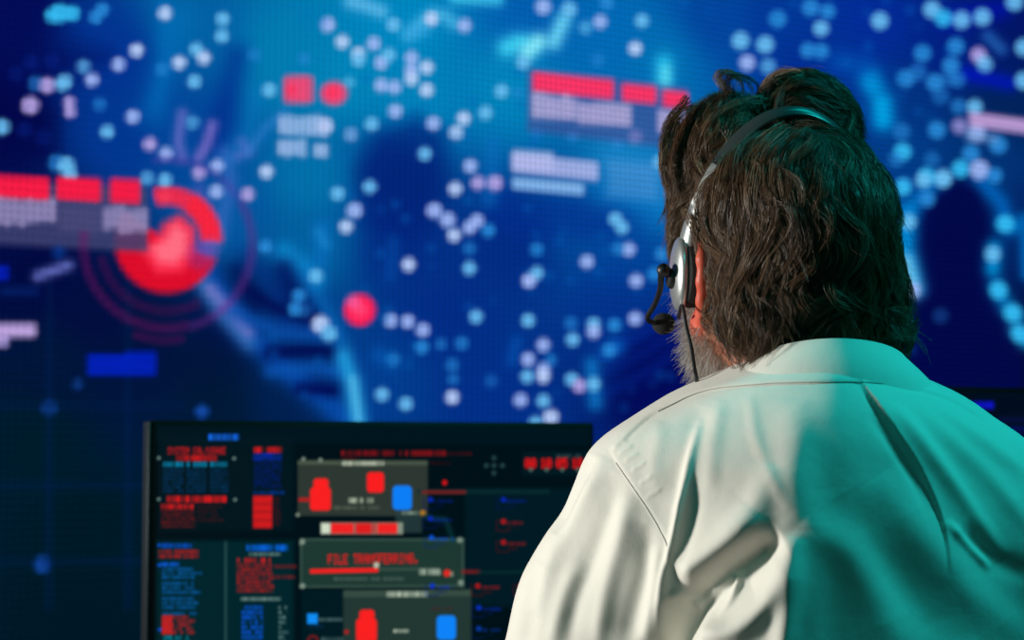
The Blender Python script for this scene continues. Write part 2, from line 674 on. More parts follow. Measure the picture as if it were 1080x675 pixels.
# ------------------------------------------------------------------ video wall picture
cv = Canvas(-420, -320, 1500, 980, 1.5)
PX, PY = np.meshgrid(cv.X, cv.Y)
cv.A[:] = (2, 22, 110)
base_pts = [  # x, y, colour, reach
    (0, 0, (2, 14, 98)), (0, 110, (2, 10, 82)), (120, 60, (2, 48, 152)), (200, 20, (2, 92, 172)), (300, 60, (2, 118, 186)), (420, 30, (0, 128, 202)),
    (440, 110, (2, 124, 196)), (370, 80, (2, 126, 194)), (330, 190, (2, 108, 180)), (200, 150, (2, 68, 162)), (130, 140, (2, 52, 152)), (540, 90, (2, 126, 196)), (560, 20, (2, 88, 184)),
    (650, 40, (2, 100, 190)), (700, 60, (2, 108, 188)), (660, 160, (6, 112, 186)), (620, 230, (2, 72, 160)), (420, 190, (2, 38, 128)), (420, 260, (2, 40, 136)),
    (470, 330, (2, 42, 140)), (540, 260, (2, 40, 136)), (330, 260, (2, 92, 168)), (320, 340, (2, 62, 148)), (400, 400, (2, 58, 150)), (520, 420, (2, 44, 142)),
    (650, 260, (2, 62, 158)), (690, 200, (4, 96, 180)), (650, 330, (2, 48, 146)), (690, 390, (2, 10, 88)), (750, 20, (2, 64, 164)), (830, 20, (2, 52, 158)), (860, 60, (2, 42, 150)),
    (930, 20, (2, 42, 165)), (1000, 50, (2, 34, 152)), (1060, 40, (2, 22, 118)), (1060, 110, (2, 36, 104)), (960, 110, (2, 52, 145)), (960, 160, (2, 62, 152)), (1040, 170, (2, 56, 140)),
    (1000, 260, (2, 8, 74)), (1000, 350, (2, 8, 70)), (1060, 390, (1, 8, 60)), (960, 220, (2, 60, 150)), (1075, 240, (2, 40, 120)),
    (40, 290, (1, 8, 66)), (100, 330, (1, 12, 66)), (60, 380, (1, 20, 60)), (150, 360, (1, 16, 62)), (220, 390, (1, 20, 60)), (40, 470, (0, 26, 44)), (90, 560, (0, 24, 40)),
    (90, 660, (0, 22, 38)), (230, 430, (1, 24, 56)), (240, 340, (1, 16, 74)), (240, 230, (4, 82, 168)), (20, 240, (2, 10, 72)), (300, 420, (1, 30, 84)), (-200, 200, (1, 12, 70)), (1300, 100, (1, 20, 90)),
    (-200, 600, (0, 20, 40)), (1300, 500, (1, 14, 60)), (540, 700, (0, 24, 60)), (540, -150, (2, 60, 150))]
acc = np.zeros_like(cv.A); wt = np.zeros(PX.shape)
for (x, y, c) in base_pts:
    k = 1.0 / (((PX - x) ** 2 + (PY - y) ** 2) / 900.0 + 1.0) ** 1.9
    acc += k[..., None] * np.array(c, float); wt += k
cv.A[:] = acc / wt[..., None] * np.array([1, 1.05, .95])
cv.A *= (1 - .10 * np.clip((PX - 880) / 120, 0, 1))[..., None]

# land masses, trails and bands of light of the globe
cv.poly([(395, 140), (440, 122), (470, 140), (470, 190), (458, 240), (420, 262), (385, 235), (378, 180)], (2, 34, 120), .75, 26)
cv.poly([(515, 190), (560, 205), (640, 212), (690, 225), (640, 250), (560, 255), (515, 240)], (2, 44, 140), .55, 22)
cv.poly([(965, 235), (985, 200), (1012, 188), (1034, 196), (1044, 230), (1046, 275), (1060, 330), (1080, 380), (1080, 430), (955, 430), (962, 330), (975, 290)], (2, 8, 72), .96, 14)
cv.poly([(-40, -30), (55, -30), (60, 40), (110, 60), (60, 90), (-40, 170)], (2, 10, 84), .7, 40)
cv.poly([(-40, 60), (60, 120), (60, 170), (-40, 180)], (2, 6, 70), .7, 24)
cv.poly([(665, 360), (735, 300), (735, 440), (655, 440)], (2, 10, 88), .8, 26)
for off, a in ((0, .5), (20, .35), (42, .35)):
    cv.line([(640, 372 + off), (680, 352 + off), (740, 312 + off)], 7, (2, 44, 150), a)
for (pts, w_, c, a) in [
        ([(190, 250), (225, 300), (262, 352), (320, 405), (370, 445)], 14, (6, 74, 168), .9),
        ([(214, 300), (232, 330), (262, 362)], 9, (60, 120, 190), .6),
        ([(222, 305), (262, 350)], 7, (150, 130, 205), .6),
        ([(245, 328), (290, 348), (350, 352)], 9, (10, 78, 168), .8), ([(285, 392), (330, 388), (362, 392)], 8, (10, 80, 172), .8),
        ([(262, 272), (285, 300), (300, 335)], 12, (3, 40, 120), .5),
        ([(300, 266), (320, 282), (332, 296)], 11, (12, 138, 206), .9), ([(322, 290), (345, 330), (360, 360)], 9, (10, 110, 190), .55),
        ([(362, 376), (372, 405), (378, 445)], 10, (30, 150, 214), .95), ([(372, 400), (378, 445)], 5, (92, 186, 230), .7),
        ([(300, 285), (312, 318), (322, 332)], 14, (2, 12, 84), .7), ([(285, 372), (320, 370), (345, 371)], 8, (2, 8, 74), .9), ([(318, 410), (335, 410), (350, 412)], 8, (2, 8, 78), .9), ([(262, 305), (290, 325), (330, 335)], 7, (2, 10, 74), .8),
        ([(250, 285), (270, 320)], 10, (2, 16, 82), .6),
        ([(250, 60), (235, 120), (225, 150)], 16, (2, 30, 132), .5), ([(190, 20), (160, 120)], 18, (2, 120, 190), .35),
        ([(172, 0), (176, 60), (165, 110)], 10, (2, 110, 186), .4), ([(270, 100), (262, 140), (240, 170)], 10, (8, 120, 190), .45),
        ([(192, 120), (188, 150), (192, 165)], 6, (110, 110, 196), .75), ([(224, 132), (218, 152), (210, 166)], 6, (130, 110, 196), .8),
        ([(255, 150), (262, 160), (250, 165)], 6, (96, 110, 200), .6), ([(300, 118), (280, 135), (262, 160)], 5, (60, 130, 210), .5),
        ([(236, 160), (244, 190), (236, 225), (232, 250)], 8, (70, 110, 200), .5), ([(210, 200), (222, 230), (214, 262)], 8, (92, 90, 190), .5),
        ([(370, 2), (386, 6), (402, 12)], 8, (86, 178, 228), .95), ([(432, 36), (442, 26), (456, 15), (470, 17), (478, 24)], 8, (70, 176, 226), .85), ([(430, 36), (448, 32)], 7, (50, 160, 220), .7),
        ([(480, -2), (525, 0)], 7, (60, 190, 230), .9), ([(535, 50), (548, 44), (560, 48)], 11, (60, 204, 240), .95), ([(584, 44), (594, 22)], 9, (100, 204, 240), .95),
        ([(556, 55), (568, 44)], 9, (130, 226, 244), .95), ([(700, 66), (700, 88)], 10, (36, 186, 232), .9), ([(702, 74), (702, 88)], 6, (92, 214, 238), .8),
        ([(520, 150), (516, 210)], 10, (10, 110, 190), .5), ([(650, 165), (690, 175), (700, 205)], 26, (26, 130, 200), .7), ([(640, 200), (700, 220)], 20, (8, 116, 192), .6),
        ([(918, 84), (930, 108), (932, 126)], 13, (2, 130, 205), .9), ([(918, 85), (919, 88)], 8, (2, 162, 222), .9), ([(930, 110), (931, 126)], 9, (2, 160, 222), .9),
        ([(885, 65), (910, 70)], 14, (2, 84, 180), .6), ([(1042, 38), (1056, 52)], 7, (40, 110, 190), .7), ([(1020, 78), (1065, 88)], 9, (2, 20, 190), .8), ([(1000, 20), (1055, 10)], 12, (2, 16, 170), .7),
        ([(958, 222), (970, 208), (990, 190)], 9, (2, 110, 190), .8), ([(956, 228), (954, 262), (962, 300)], 12, (4, 140, 214), .95), ([(955, 276), (964, 306)], 9, (110, 196, 238), .95),
        ([(1035, 190), (1056, 214), (1064, 240)], 9, (2, 104, 190), .8), ([(1048, 262), (1047, 284)], 9, (2, 142, 210), .95), ([(1051, 302), (1056, 312)], 9, (4, 140, 210), .9),
        ([(1064, 326), (1072, 334)], 9, (14, 150, 214), .95), ([(1072, 348), (1082, 360)], 8, (30, 154, 214), .95), ([(1058, 236), (1070, 238)], 8, (2, 130, 206), .8), ([(1080, 230), (1082, 290)], 6, (2, 110, 190), .8),
        ([(545, 360), (540, 380)], 7, (6, 84, 176), .6), ([(624, 385), (628, 425)], 9, (14, 120, 196), .8), ([(640, 372), (650, 366)], 9, (10, 96, 190), .8),
        ([(400, 375), (412, 382)], 9, (6, 90, 176), .6), ([(415, 255), (412, 290)], 8, (6, 90, 176), .4), ([(340, 240), (338, 275)], 10, (8, 110, 190), .6), ([(336, 245), (344, 258)], 6, (30, 136, 206), .6),
]:
    cv.line(pts, w_, c, a)

# points of light: x, y[, radius, colour index, strength]
dots = """174 14;235 20;234 38 7 1;144 53;125 68 7 2;189 66;207 52;215 61;205 86 7 1;171 73 7 3 .6;88 70 7 1 .7;97 84;105 110 7 3 .6;140 123 7 2;113 139 7 1;158 152 7 4;175 162;
203 129 7 1 .6;229 175;281 181;284 95;268 58 7 3 .5;321 62 6 3 .6;345 26;210 182 7 4;228 202;261 205 7 4;174 208;174 190 7 1;155 188 7 1 .7;70 85 7 1 .6;2 134 8 1;
346 26;361 44;394 46 7 2;378 57;378 63;402 66 7 2;410 58 7 1;434 61;450 71;434 74 7 2;434 83;402 90 7 2;416 92 7 2;450 95;368 87 6 1 .6;417 117 7 2;392 131;343 133 8 0;370 142 7 2 .6;
457 130;489 125;512 119 7 1;481 140;529 96;546 98 6 3 .5;448 162 7 1;496 175;480 199;504 193 7 4;522 193 8 4;356 204 7 1;390 197 7 1;374 222 8 2;566 140 6 3 .7;604 143 6 3 .8;670 144;651 150 6 3 .8;
696 171;670 51;677 22;633 23;618 29 7 1 .6;490 27;455 20;415 26;552 66 7 1;573 7 8 2;600 10 8 1;630 63 7 3 .6;640 3 7 3;
365 239;458 222 8 2;472 232 8 2;495 240 7 2;503 233 7 2;479 248;515 243 7 3;431 279;495 283;495 262 7 3 .6;566 263 7 3 .8;558 296;566 288 7 1;558 296;619 276 7 2;663 263 7 2;649 231 7 1;656 240 7 1;652 262 7 3 .7;
671 296 7 2;690 289 7 3;698 268 7 3;502 334;412 338 7 2;430 339 7 2;446 348;445 366 7 3;465 363 6 3 .6;487 362 7 3 .7;557 338;602 341 7 3 .6;626 342;626 350;648 343 7 3;670 336 7 2;573 364 7 2;
604 358 7 1;557 379 7 2;581 380 6 3 .7;556 397 7 1;573 390 7 2;573 397 7 0;477 385 7 3 .6;478 400 6 3 .6;518 402 7 3 .4;603 400 7 1;611 407 7 4;626 405 7 1;643 369 7 3;403 416 7 1;428 426;477 419;
549 422 7 2;573 423 7 1;581 440 8 0;565 446 7 1;338 342 9 0;347 352 8 1;315 312 7 3;311 326 7 3;333 291 7 1;280 260 7 3;321 328 7 3 .5;415 379 7 3 .6;
928 22 9 1;983 10 9 1;995 19 9 5;1014 21 9 1;1036 18 9 1;1008 49 9 3;973 56 9 3;1003 69 9 3;1010 84 8 3 .7;1032 58 8 4;1036 64 6 2;1039 68 8 1 .8;955 83 9 3;968 76 9 3 .6;986 87 9 3;1000 83 8 3 .5;
992 101 9 3 .5;1011 112 8 3 .7;1028 113 8 1;1012 133 8 4 .7;1030 140 9 2;1053 153 9 3;951 139 9 3 .6;988 137 9 3;952 160 9 5;945 168 8 3 .6;977 186 9 5;995 188 9 1;1013 178 9 5;1024 162 9 3;1033 179 10 2;
1049 185 8 3;983 168 8 3 .5;1080 50 9 1;1080 85 9 1;953 196 9 3;1070 2 9 1;820 20 9 3;855 8 9 3;781 43 9 1;807 47 9 1;788 66 8 2;810 70 8 1 .7;866 30 8 1;866 54 8 3;852 53 8 3;873 12 8 3;
952 198 8 5;974 190 8 1;994 189 8 1;978 210 8 3;958 234 8 1;962 306 8 2;1060 236 9 5;992 333 8 3 .3;1047 268 8 1;1053 306 9 5;1068 330 9 5;1076 352 9 5;
52 430 8 6 .8;45 595 9 6 .9;82 405 6 6 .5;213 434 7 6 .9;32 111 9 4;38 88 8 3 .6;50 90 8 4;66 88 8 1;60 172 9 3 .7;70 175 9 1;74 184 7 1;63 14 10 5;56 16 8 5;76 14 8 5;108 10 7 3;101 18 7 3;73 108 6 4;74 118 6 4;17 78 8 7 .3;33 66 8 7 .4;55 64 8 7 .4;26 137 8 7 .4;46 145 9 7 .3"""
pal = [(186, 206, 246), (104, 186, 236), (158, 180, 240), (40, 134, 210), (178, 160, 222), (52, 184, 238), (20, 74, 168), (10, 40, 140)]
cnum = [0, 1, 2, 0, 2, 0, 1]
for n, d in enumerate(dots.replace('\n', '').split(';')):
    q = d.split()
    if len(q) < 2: continue
    x, y = float(q[0]), float(q[1])
    r = float(q[2]) if len(q) > 2 else 7
    c = pal[int(q[3])] if len(q) > 3 else pal[cnum[n % 7]]
    a = float(q[4]) if len(q) > 4 else .92
    cv.disc(x, y, r + .1, c, a, 2.6)
r2 = np.random.default_rng(3)
for n in range(150):        # dim lights over the rest of the globe, and those past the photograph's edges
    x, y = r2.uniform(280, 1000), r2.uniform(-10, 440)
    cv.disc(x, y, 5.5, (6, 100, 184), r2.uniform(.1, .35), 3)
for n in range(420):
    x, y = r2.uniform(-400, 1480), r2.uniform(-300, 330)
    if -15 < x < 1095 and y > -12: continue
    cv.disc(x, y, r2.uniform(4, 7), pal[r2.integers(0, 6)], r2.uniform(.4, .9), 2.5)

# faint map grid low on the left
for x in (52, 135):
    cv.line([(x, 300), (x, 640)], 4, (2, 30, 76), .5)
for y in (428, 512, 592):
    cv.line([(-60, y), (190, y)], 4, (2, 30, 76), .4)

# message banners, marks and rings
RED = (255, 40, 78)
cx_, cy_ = 176, 254
cv.arc(cx_, cy_, 36, 58, 300, 362, (255, 34, 58), .95, 4)
cv.arc(cx_, cy_, 38, 57, 255, 300, (255, 40, 70), .9, 4)
cv.arc(cx_, cy_, 2, 55, 20, 215, (232, 12, 40), .95, 5)
cv.poly([(148, 262), (165, 252), (172, 236), (190, 226), (206, 240), (206, 266), (192, 286), (166, 288)], (255, 52, 84), .95, 10)
cv.poly([(160, 262), (176, 252), (184, 236), (196, 246), (196, 266), (184, 278), (168, 276)], (255, 112, 132), .95, 10)
cv.rect(-120, 184, 156, 252, (62, 66, 112), .86, .05, 5)
for (xa, xb, y0, y1) in ((-60, 52, 181, 205), (60, 106, 186, 210), (116, 147, 188, 213)):
    for x in np.arange(xa, xb, 7.5):
        cv.rect(x, y0 + (x - xa) * .06, min(x + 8.5, xb), y1 + (x - xa) * .06, (252, 26, 66), .95, .06, 3, 2)
for (xa, xb, y0, y1) in ((-60, 64, 208, 238), (109, 154, 218, 246)):
    for x in np.arange(xa, xb - 4, 8.0):
        cv.rect(x, y0 + (x - max(xa, 0)) * .03 + r2.uniform(-2, 3), x + 6.5, y1 + r2.uniform(-6, 1), (188, 172, 218), .7, .05, 4, 2)
cv.rect(62, 215, 105, 244, (90, 84, 130), .4, .05, 6)
cv.arc(cx_, cy_ + 4, 86, 94, 330, 75, (120, 40, 130), .45, 6)
cv.arc(cx_, cy_ + 4, 84, 92, 75, 190, (120, 20, 90), .5, 6)
cv.arc(cx_, cy_ + 4, 66, 74, 60, 170, (120, 16, 80), .35, 6)
cv.arc(cx_, cy_ + 4, 98, 104, 80, 110, (110, 16, 84), .5, 5)
cv.arc(cx_, cy_ + 4, 86, 94, 260, 330, (90, 60, 160), .4, 6)
cv.disc(222, 262, 10, (130, 100, 190), .55, 9)
cv.disc(212, 270, 14, (110, 60, 160), .4, 12)
cv.disc(379.5, 327, 16.5, (255, 30, 84), 1, 4)
cv.disc(379, 326, 8, (255, 84, 130), .7, 9)
cv.disc(372, 318, 7, (240, 110, 180), .6, 5)
for x in (306, 315, 323):
    cv.rect(x - 7, 80, x + 7, 108, (240, 72, 116), .9, .05, 4, 4)
cv.disc(307, 95, 5, (255, 50, 90), .9, 7)
cv.disc(352, 98.5, 14, (246, 66, 112), .95, 5, 12)
cv.disc(351, 97, 6, (255, 50, 90), .9, 6)
for (xa, xb, y0, y1) in ((294, 349, 122, 144), (293, 324, 146, 166), (331, 346, 152, 166)):
    for x in np.arange(xa, xb - 3, 7.5):
        cv.rect(x, y0 + r2.uniform(-1, 2), x + 7, y1 - r2.uniform(0, 3), (176, 192, 236), .85, .03, 4, 2)
cv.rect(556, 72, 726, 138, (70, 76, 146), .62, .12, 5)
for (xa, xb, y0, y1) in ((562, 648, 76, 96), (656, 693, 88, 106), (699, 725, 95, 112)):
    for x in np.arange(xa, xb - 2, 7.0):
        cv.rect(x, y0 + (x - xa) * .1, min(x + 8, xb), y1 + (x - xa) * .1, (255, 50, 96), .95, .1, 3, 2)
for (xa, xb, y0, y1) in ((561, 606, 98, 124), (610, 664, 106, 130), (694, 722, 116, 140)):
    for x in np.arange(xa, xb - 3, 8.0):
        cv.rect(x, y0 + (x - xa) * .1 + r2.uniform(-2, 2), x + 7.5, y1 + (x - xa) * .06, (204, 182, 222), .78, .1, 4, 2)
cv.rect(540, 158, 584, 178, (176, 190, 234), .9, .08, 4, 3)
cv.rect(540, 162, 631, 182, (172, 178, 230), .88, .1, 4, 3)
cv.rect(540, 187, 616, 199, (140, 186, 236), .9, .09, 4, 3)
cv.rect(640, 168, 694, 208, (110, 160, 222), .4, .08, 12)
cv.rect(1022, 118, 1110, 133, (196, 160, 214), .92, .13, 4, 2)
cv.rect(1018, 138, 1052, 148, (120, 160, 214), .6, .1, 6)
for x in np.arange(92, 164, 8):
    cv.rect(x, 374 - (x > 124) * 3, x + 8.5, 396, (2, 34, 204), .85, -.02, 4, 2)
cv.rect(-80, 341, 38, 356, (196, 168, 226), .92, 0, 4, 3)
cv.rect(-80, 354, 9, 366, (186, 164, 226), .85, 0, 4, 3)
cv.rect(-40, 280, 9, 296, (4, 30, 190), .85, 0, 5, 3)
cv.rect(0, 302, 40, 312, (6, 44, 120), .5, 0, 7)
cv.line([(40, 291), (72, 280)], 6, (120, 130, 214), .75)
cv.disc(62, 266, 7, (10, 70, 160), .6, 6)

# ------------------------------------------------------------------ video wall
dW = np.array([.81, .586, 0]); dW /= np.linalg.norm(dW)
nW = np.array([dW[1], -dW[0], 0])
UP = np.array([0, 0, 1.0])
OW = np.array([0, 4.5, 0.0])
aW = math.atan2(dW[1], dW[0])
M_black = mat('black_plastic', (.010, .011, .012), .45)
M_frame = mat('black_metal', (.02, .021, .023), .5, .3, bump=(60, .1, .002))
M_led = screen_material('led_picture', lattice=(.0152, .38), rough=.7, spec=.0)
s0, s1, zb, zt = -2.2, 3.1, .12, 2.92
wall_root = thing('video_wall', 'huge blue video wall showing a world map of light points and red alerts, behind the man', 'video wall', tuple(OW + dW * .45))
grid_display('screen', OW + dW * s0 + UP * zb, dW, UP, s1 - s0, zt - zb, 1061, 561, cv, M_led, wall_root, lattice=True)
f = MB()
cm = OW + dW * (s0 + s1) / 2
f.box(cm - nW * .075 + UP * (zb + zt) / 2, (s1 - s0 + .06, .13, zt - zb + .06), aW, .01)
f.build('housing', M_frame, wall_root)
for s in (s0 + .4, (s0 + s1) / 2, s1 - .4):
    MB().box(OW + dW * s - nW * .12 + UP * (zb / 2 - .01), (.12, .3, zb - .02), aW, .01).build('foot', M_frame, wall_root)

# ------------------------------------------------------------------ room
M_floor = mat('dark_carpet', (.018, .02, .026), .9, bump=(420, .35, .003))
M_wall = mat('dark_wall_paint', (.03, .034, .042), .8, bump=(160, .08, .002))
M_ceil = mat('dark_ceiling_paint', (.025, .027, .03), .85, bump=(120, .08, .002))


def room_box(name, s_c, t_c, z_c, size, m):
    o = MB().box(OW + dW * s_c + nW * t_c + UP * z_c, size, aW).build(name, m, smooth=False)
    o['kind'] = 'structure'
    return o


SL_, SR_, TB_, TF_ = -6.0, 5.0, -.45, 8.0
room_box('floor', (SL_ + SR_) / 2, (TB_ + TF_) / 2, -.05, (SR_ - SL_ + .4, TF_ - TB_ + .4, .1), M_floor)
room_box('ceiling', (SL_ + SR_) / 2, (TB_ + TF_) / 2, 3.35, (SR_ - SL_ + .4, TF_ - TB_ + .4, .1), M_ceil)
room_box('wall_back', (SL_ + SR_) / 2, TB_ - .05, 1.65, (SR_ - SL_ + .4, .1, 3.3), M_wall)
room_box('wall_front', (SL_ + SR_) / 2, TF_ + .05, 1.65, (SR_ - SL_ + .4, .1, 3.3), M_wall)
room_box('wall_left', SL_ - .05, (TB_ + TF_) / 2, 1.65, (.1, TF_ - TB_, 3.3), M_wall)
room_box('wall_right', SR_ + .05, (TB_ + TF_) / 2, 1.65, (.1, TF_ - TB_, 3.3), M_wall)
room_box('baseboard_back', (SL_ + SR_) / 2, TB_ + .008, .05, (SR_ - SL_, .016, .1), M_frame)

# ------------------------------------------------------------------ desk monitor picture
mc = Canvas(140, 430, 660, 800, .75)
MX, MY = np.meshgrid(mc.X, mc.Y)
mc.A[:] = (0, 12, 19)
mc.rect(130, 430, 660, 466, (0, 18, 27), 1, .008, 3)
mc.rect(165, 570, 310, 800, (0, 40, 46), .8, 0, 6)
mc.rect(168, 462, 310, 560, (2, 22, 30), .7, 0, 6)
mc.rect(490, 515, 640, 640, (1, 26, 36), .8, 0, 6)
B1, B2, B3 = (8, 92, 222), (6, 30, 160), (4, 60, 110)
R1, R2 = (244, 24, 26), (150, 20, 24)
W1 = (190, 206, 186)
mc.runs(220, 457.5, 252, 464.5, 1, (20, 110, 255), 1, 0, 1, gap=.05)
mc.text('SYSTEM CAL/USAGE', 177, 472, 3.1, 7, (206, 24, 28), 1, 3.85)
mc.runs(186, 480, 229, 486, 1, R1, 1, 0, 2, gap=.0)
for (x, y) in ((167.5, 483), (247, 483.5), (167.5, 526.5), (248, 527)):
    mc.disc(x, y, 1.8, (130, 160, 150), .8, 1.5)
for (xa, xb) in ((172, 194), (197, 218), (222, 242)):
    mc.runs(xa, 487, xb, 492.5, 1, (10, 140, 186), 1, 0, int(xa), gap=.05)
    mc.runs(xa, 494, xb, 520, 6, (4, 58, 108), .85, .1, int(xa) + 1)
mc.runs(176, 523, 239, 530, 1, R1, 1, 0, 5, gap=.02)
mc.runs(170, 531.5, 204, 537, 1, (228, 26, 26), 1, 0, 6, gap=.02)
mc.runs(170, 537, 207, 557, 5, (118, 22, 24), .9, .08, 7)
mc.runs(208, 532, 240, 551, 4, (92, 18, 22), .6, .5, 8)
mc.runs(268, 471.5, 297, 477.5, 1, R1, 1, 0, 9, gap=.0)
mc.runs(267, 478, 300, 486, 2, (8, 44, 190), .95, .1, 10, gap=.1)
mc.runs(268, 487, 298, 515, 7, (4, 28, 130), .9, .15, 11)
mc.runs(267, 517, 300, 522, 1, (6, 54, 150), .9, 0, 12)
for k in range(4):
    mc.rect(267, 523 + k * 8.6, 287, 531.2 + k * 8.6, (238, 26, 28), .9, 0, 1.6)
mc.runs(267, 523, 287, 557, 10, (140, 14, 18), .35, .1, 13)
mc.runs(289, 524, 297, 555, 7, (110, 20, 24), .6, .3, 14)
# left lower column
mc.line([(238, 572), (238, 800)], 1.2, (70, 110, 104), .6)
mc.runs(171, 573, 203, 578, 1, (10, 84, 226), 1, 0, 20, gap=.05)
mc.disc(168, 575, 1.8, (10, 84, 226), .9)
mc.runs(167, 579.5, 211, 589, 2, (196, 26, 30), .95, .05, 21, gap=.2)
mc.runs(170, 593, 189, 597.5, 1, (10, 96, 236), 1, 0, 22, gap=.05)
mc.disc(168, 596, 1.8, (10, 84, 226), .9)
for (y0, y1, r) in ((598, 611, 3), (613, 627, 3), (629, 643, 3), (645, 649, 1)):
    mc.runs(171, y0, 214, y1, r, (8, 96, 178), .85, .25, int(y0), gap=.25)
mc.rect(171, 649, 182, 669, (208, 30, 32), .8, 0, 2)
mc.runs(171, 649, 206, 669, 5, (206, 30, 32), .9, .3, 27, gap=.2)
mc.disc(168.5, 664, 1.8, (10, 84, 226), .9)
mc.runs(172, 670, 204, 690, 4, (10, 140, 160), .9, .2, 28, gap=.2)
# second lower column
mc.runs(260, 574.5, 304, 581, 1, (8, 104, 240), 1, 0, 30, gap=.0)
mc.runs(263, 582, 300, 587, 1, (150, 176, 168), .8, .05, 31)
mc.runs(250, 588.5, 285, 593.5, 1, (242, 26, 28), 1, 0, 32, gap=.0)
mc.runs(250, 594, 289, 625, 7, (176, 28, 30), .95, .12, 33, gap=.15)
mc.runs(289, 595, 313, 600, 1, (140, 24, 28), .8, 0, 34)
mc.runs(285, 606, 311, 611, 1, (150, 24, 28), .8, 0, 35)
mc.runs(254, 629, 296, 634.5, 1, (150, 176, 166), .85, 0, 36)
for k in range(12):
    mc.runs(255, 638.5 + k * 5.2, 278, 643 + k * 5.2, 1, (8, 84, 220), .95, .05, 40 + k, gap=.1)
    mc.runs(294, 638.5 + k * 5.2, 304, 643 + k * 5.2, 1, (130, 160, 156), .8, .5, 60 + k, gap=.3)
# windows in the middle
mc.runs(360, 475, 470, 481, 1, (158, 14, 20), .9, 0, 70, gap=.1)
mc.runs(470, 476, 498, 481, 1, (100, 10, 14), .7, .1, 71)
mc.runs(360, 481, 378, 486, 1, (120, 10, 14), .8, .1, 72)
mc.runs(455, 486, 476, 491, 1, (74, 8, 12), .7, .1, 73)
mc.rect(314, 485, 451, 544, (52, 60, 52), .88, .003, 1.5)
mc.rect(314, 486, 451, 490, (84, 98, 80), .7, .003, 1.5)
mc.runs(361, 486.5, 405, 491, 1, (206, 214, 190), .95, 0, 74, gap=.0)
for (x, y) in ((320, 484), (338, 485), (314, 543), (318, 574), (484, 571)):
    mc.disc(x, y, 2, (170, 184, 166), .75, 1.6)


def person_mark(x0, y0, s, c):
    mc.rect(x0 + 3.5 * s, y0, x0 + 19.5 * s, y0 + 20 * s, c, 1, 0, 1.6, 4)
    mc.rect(x0, y0 + 9.5 * s, x0 + 22 * s, y0 + 34 * s, c, 1, 0, 1.6, 4)


person_mark(327, 504.5, 1, (250, 30, 30))
mc.rect(315, 525, 327, 529, (200, 24, 26), .85, 0, 1.6)
mc.rect(387, 498, 405, 519.5, (250, 28, 30), 1, 0, 1.6, 4)
mc.rect(414, 512, 434.5, 538, (14, 126, 246), 1, 0, 1.6, 5)
mc.runs(368, 525, 394, 530.5, 1, (200, 214, 186), .95, 0, 75, gap=.05)
mc.runs(352, 533, 406, 538, 1, (100, 112, 96), .7, .1, 76)
mc.rect(417, 538, 445, 562, (40, 62, 62), .8, 0, 2)
mc.runs(424, 539, 441, 543, 1, (170, 188, 166), .9, 0, 77)
mc.disc(446, 541, 3, (196, 130, 30), .9, 1.5)
mc.rect(338, 551, 425, 563.5, (150, 160, 140), .85, 0, 1.5)
mc.rect(339, 552, 348, 562.5, (214, 224, 202), .95, 0, 1.5)
for (xa, xb) in ((349, 373), (376, 391), (398, 419)):
    mc.rect(xa, 552, xb, 562.5, (246, 26, 28), .95, 0, 1.5)
mc.rect(374, 552, 397, 562.5, (210, 22, 24), .6, 0, 1.5)
mc.rect(317, 568, 489, 619.5, (32, 58, 50), .92, 0, 1.6)
mc.line([(317, 569), (489, 569)], 1.1, (80, 110, 96), .6); mc.line([(317, 619), (489, 618)], 1.1, (80, 110, 96), .6)
mc.line([(317.5, 569), (317.5, 619)], 1.1, (80, 110, 96), .6); mc.line([(488.5, 569), (488.5, 619)], 1.1, (80, 110, 96), .6)
for (x, y) in ((319, 571.5), (485, 569.5), (319, 618), (486, 614.5)):
    mc.disc(x, y, 2.8, (150, 168, 152), .8, 2)
mc.text('FILE TRANSFERRING.', 346, 585, 4.6, 10, (240, 22, 26), 1, 5.35, -.012)
mc.rect(327, 600.3, 399, 604.8, (250, 28, 28), 1, -.02, 1.4)
mc.rect(399, 599, 462, 602, (70, 92, 80), .6, -.01, 1.4)
mc.disc(397, 596, 3, (200, 212, 190), .9, 2)
mc.runs(352, 608, 426, 613, 1, (96, 116, 102), .7, 0, 78)
mc.runs(442, 600, 465, 606.5, 1, (200, 212, 190), .95, 0, 79, gap=.05)
mc.disc(471.5, 604.5, 3.8, (236, 40, 32), .95, 1.6); mc.rect(475, 603, 478, 608, (180, 170, 150), .7, 0, 1.4)
mc.rect(318, 622, 362, 800, (0, 26, 34), .8, 0, 3)
mc.rect(324, 647, 335, 658, (16, 140, 244), 1, 0, 1.5)
mc.runs(336, 651, 361, 656, 1, (120, 150, 150), .8, 0, 80)
mc.runs(326, 658, 341, 663, 1, (8, 50, 100), .8, 0, 81)
mc.arc(330, 676, 4, 6, 0, 360, (150, 20, 24), .9, 1.4)
mc.runs(339, 671, 363, 678, 1, (100, 130, 126), .7, 0, 82)
mc.rect(362, 622, 497, 720, (38, 58, 52), .9, 0, 1.6)
mc.rect(362, 623, 497, 630, (62, 84, 72), .7, -.01, 1.6)
mc.runs(408, 624, 452, 629.5, 1, (204, 214, 192), .95, 0, 83, gap=.0)
person_mark(375.5, 643, 1, (250, 30, 30))
mc.rect(460.5, 649, 481, 675, (14, 130, 248), 1, 0, 1.6, 5)
mc.runs(415, 663, 431, 668, 1, (196, 210, 186), .95, 0, 84)
mc.runs(455, 640, 477, 644, 1, (90, 20, 26), .6, 0, 85)
mc.disc(365.5, 666.5, 2.4, (190, 24, 28), .9)
mc.runs(396, 676, 452, 682, 1, (90, 108, 96), .6, 0, 86)
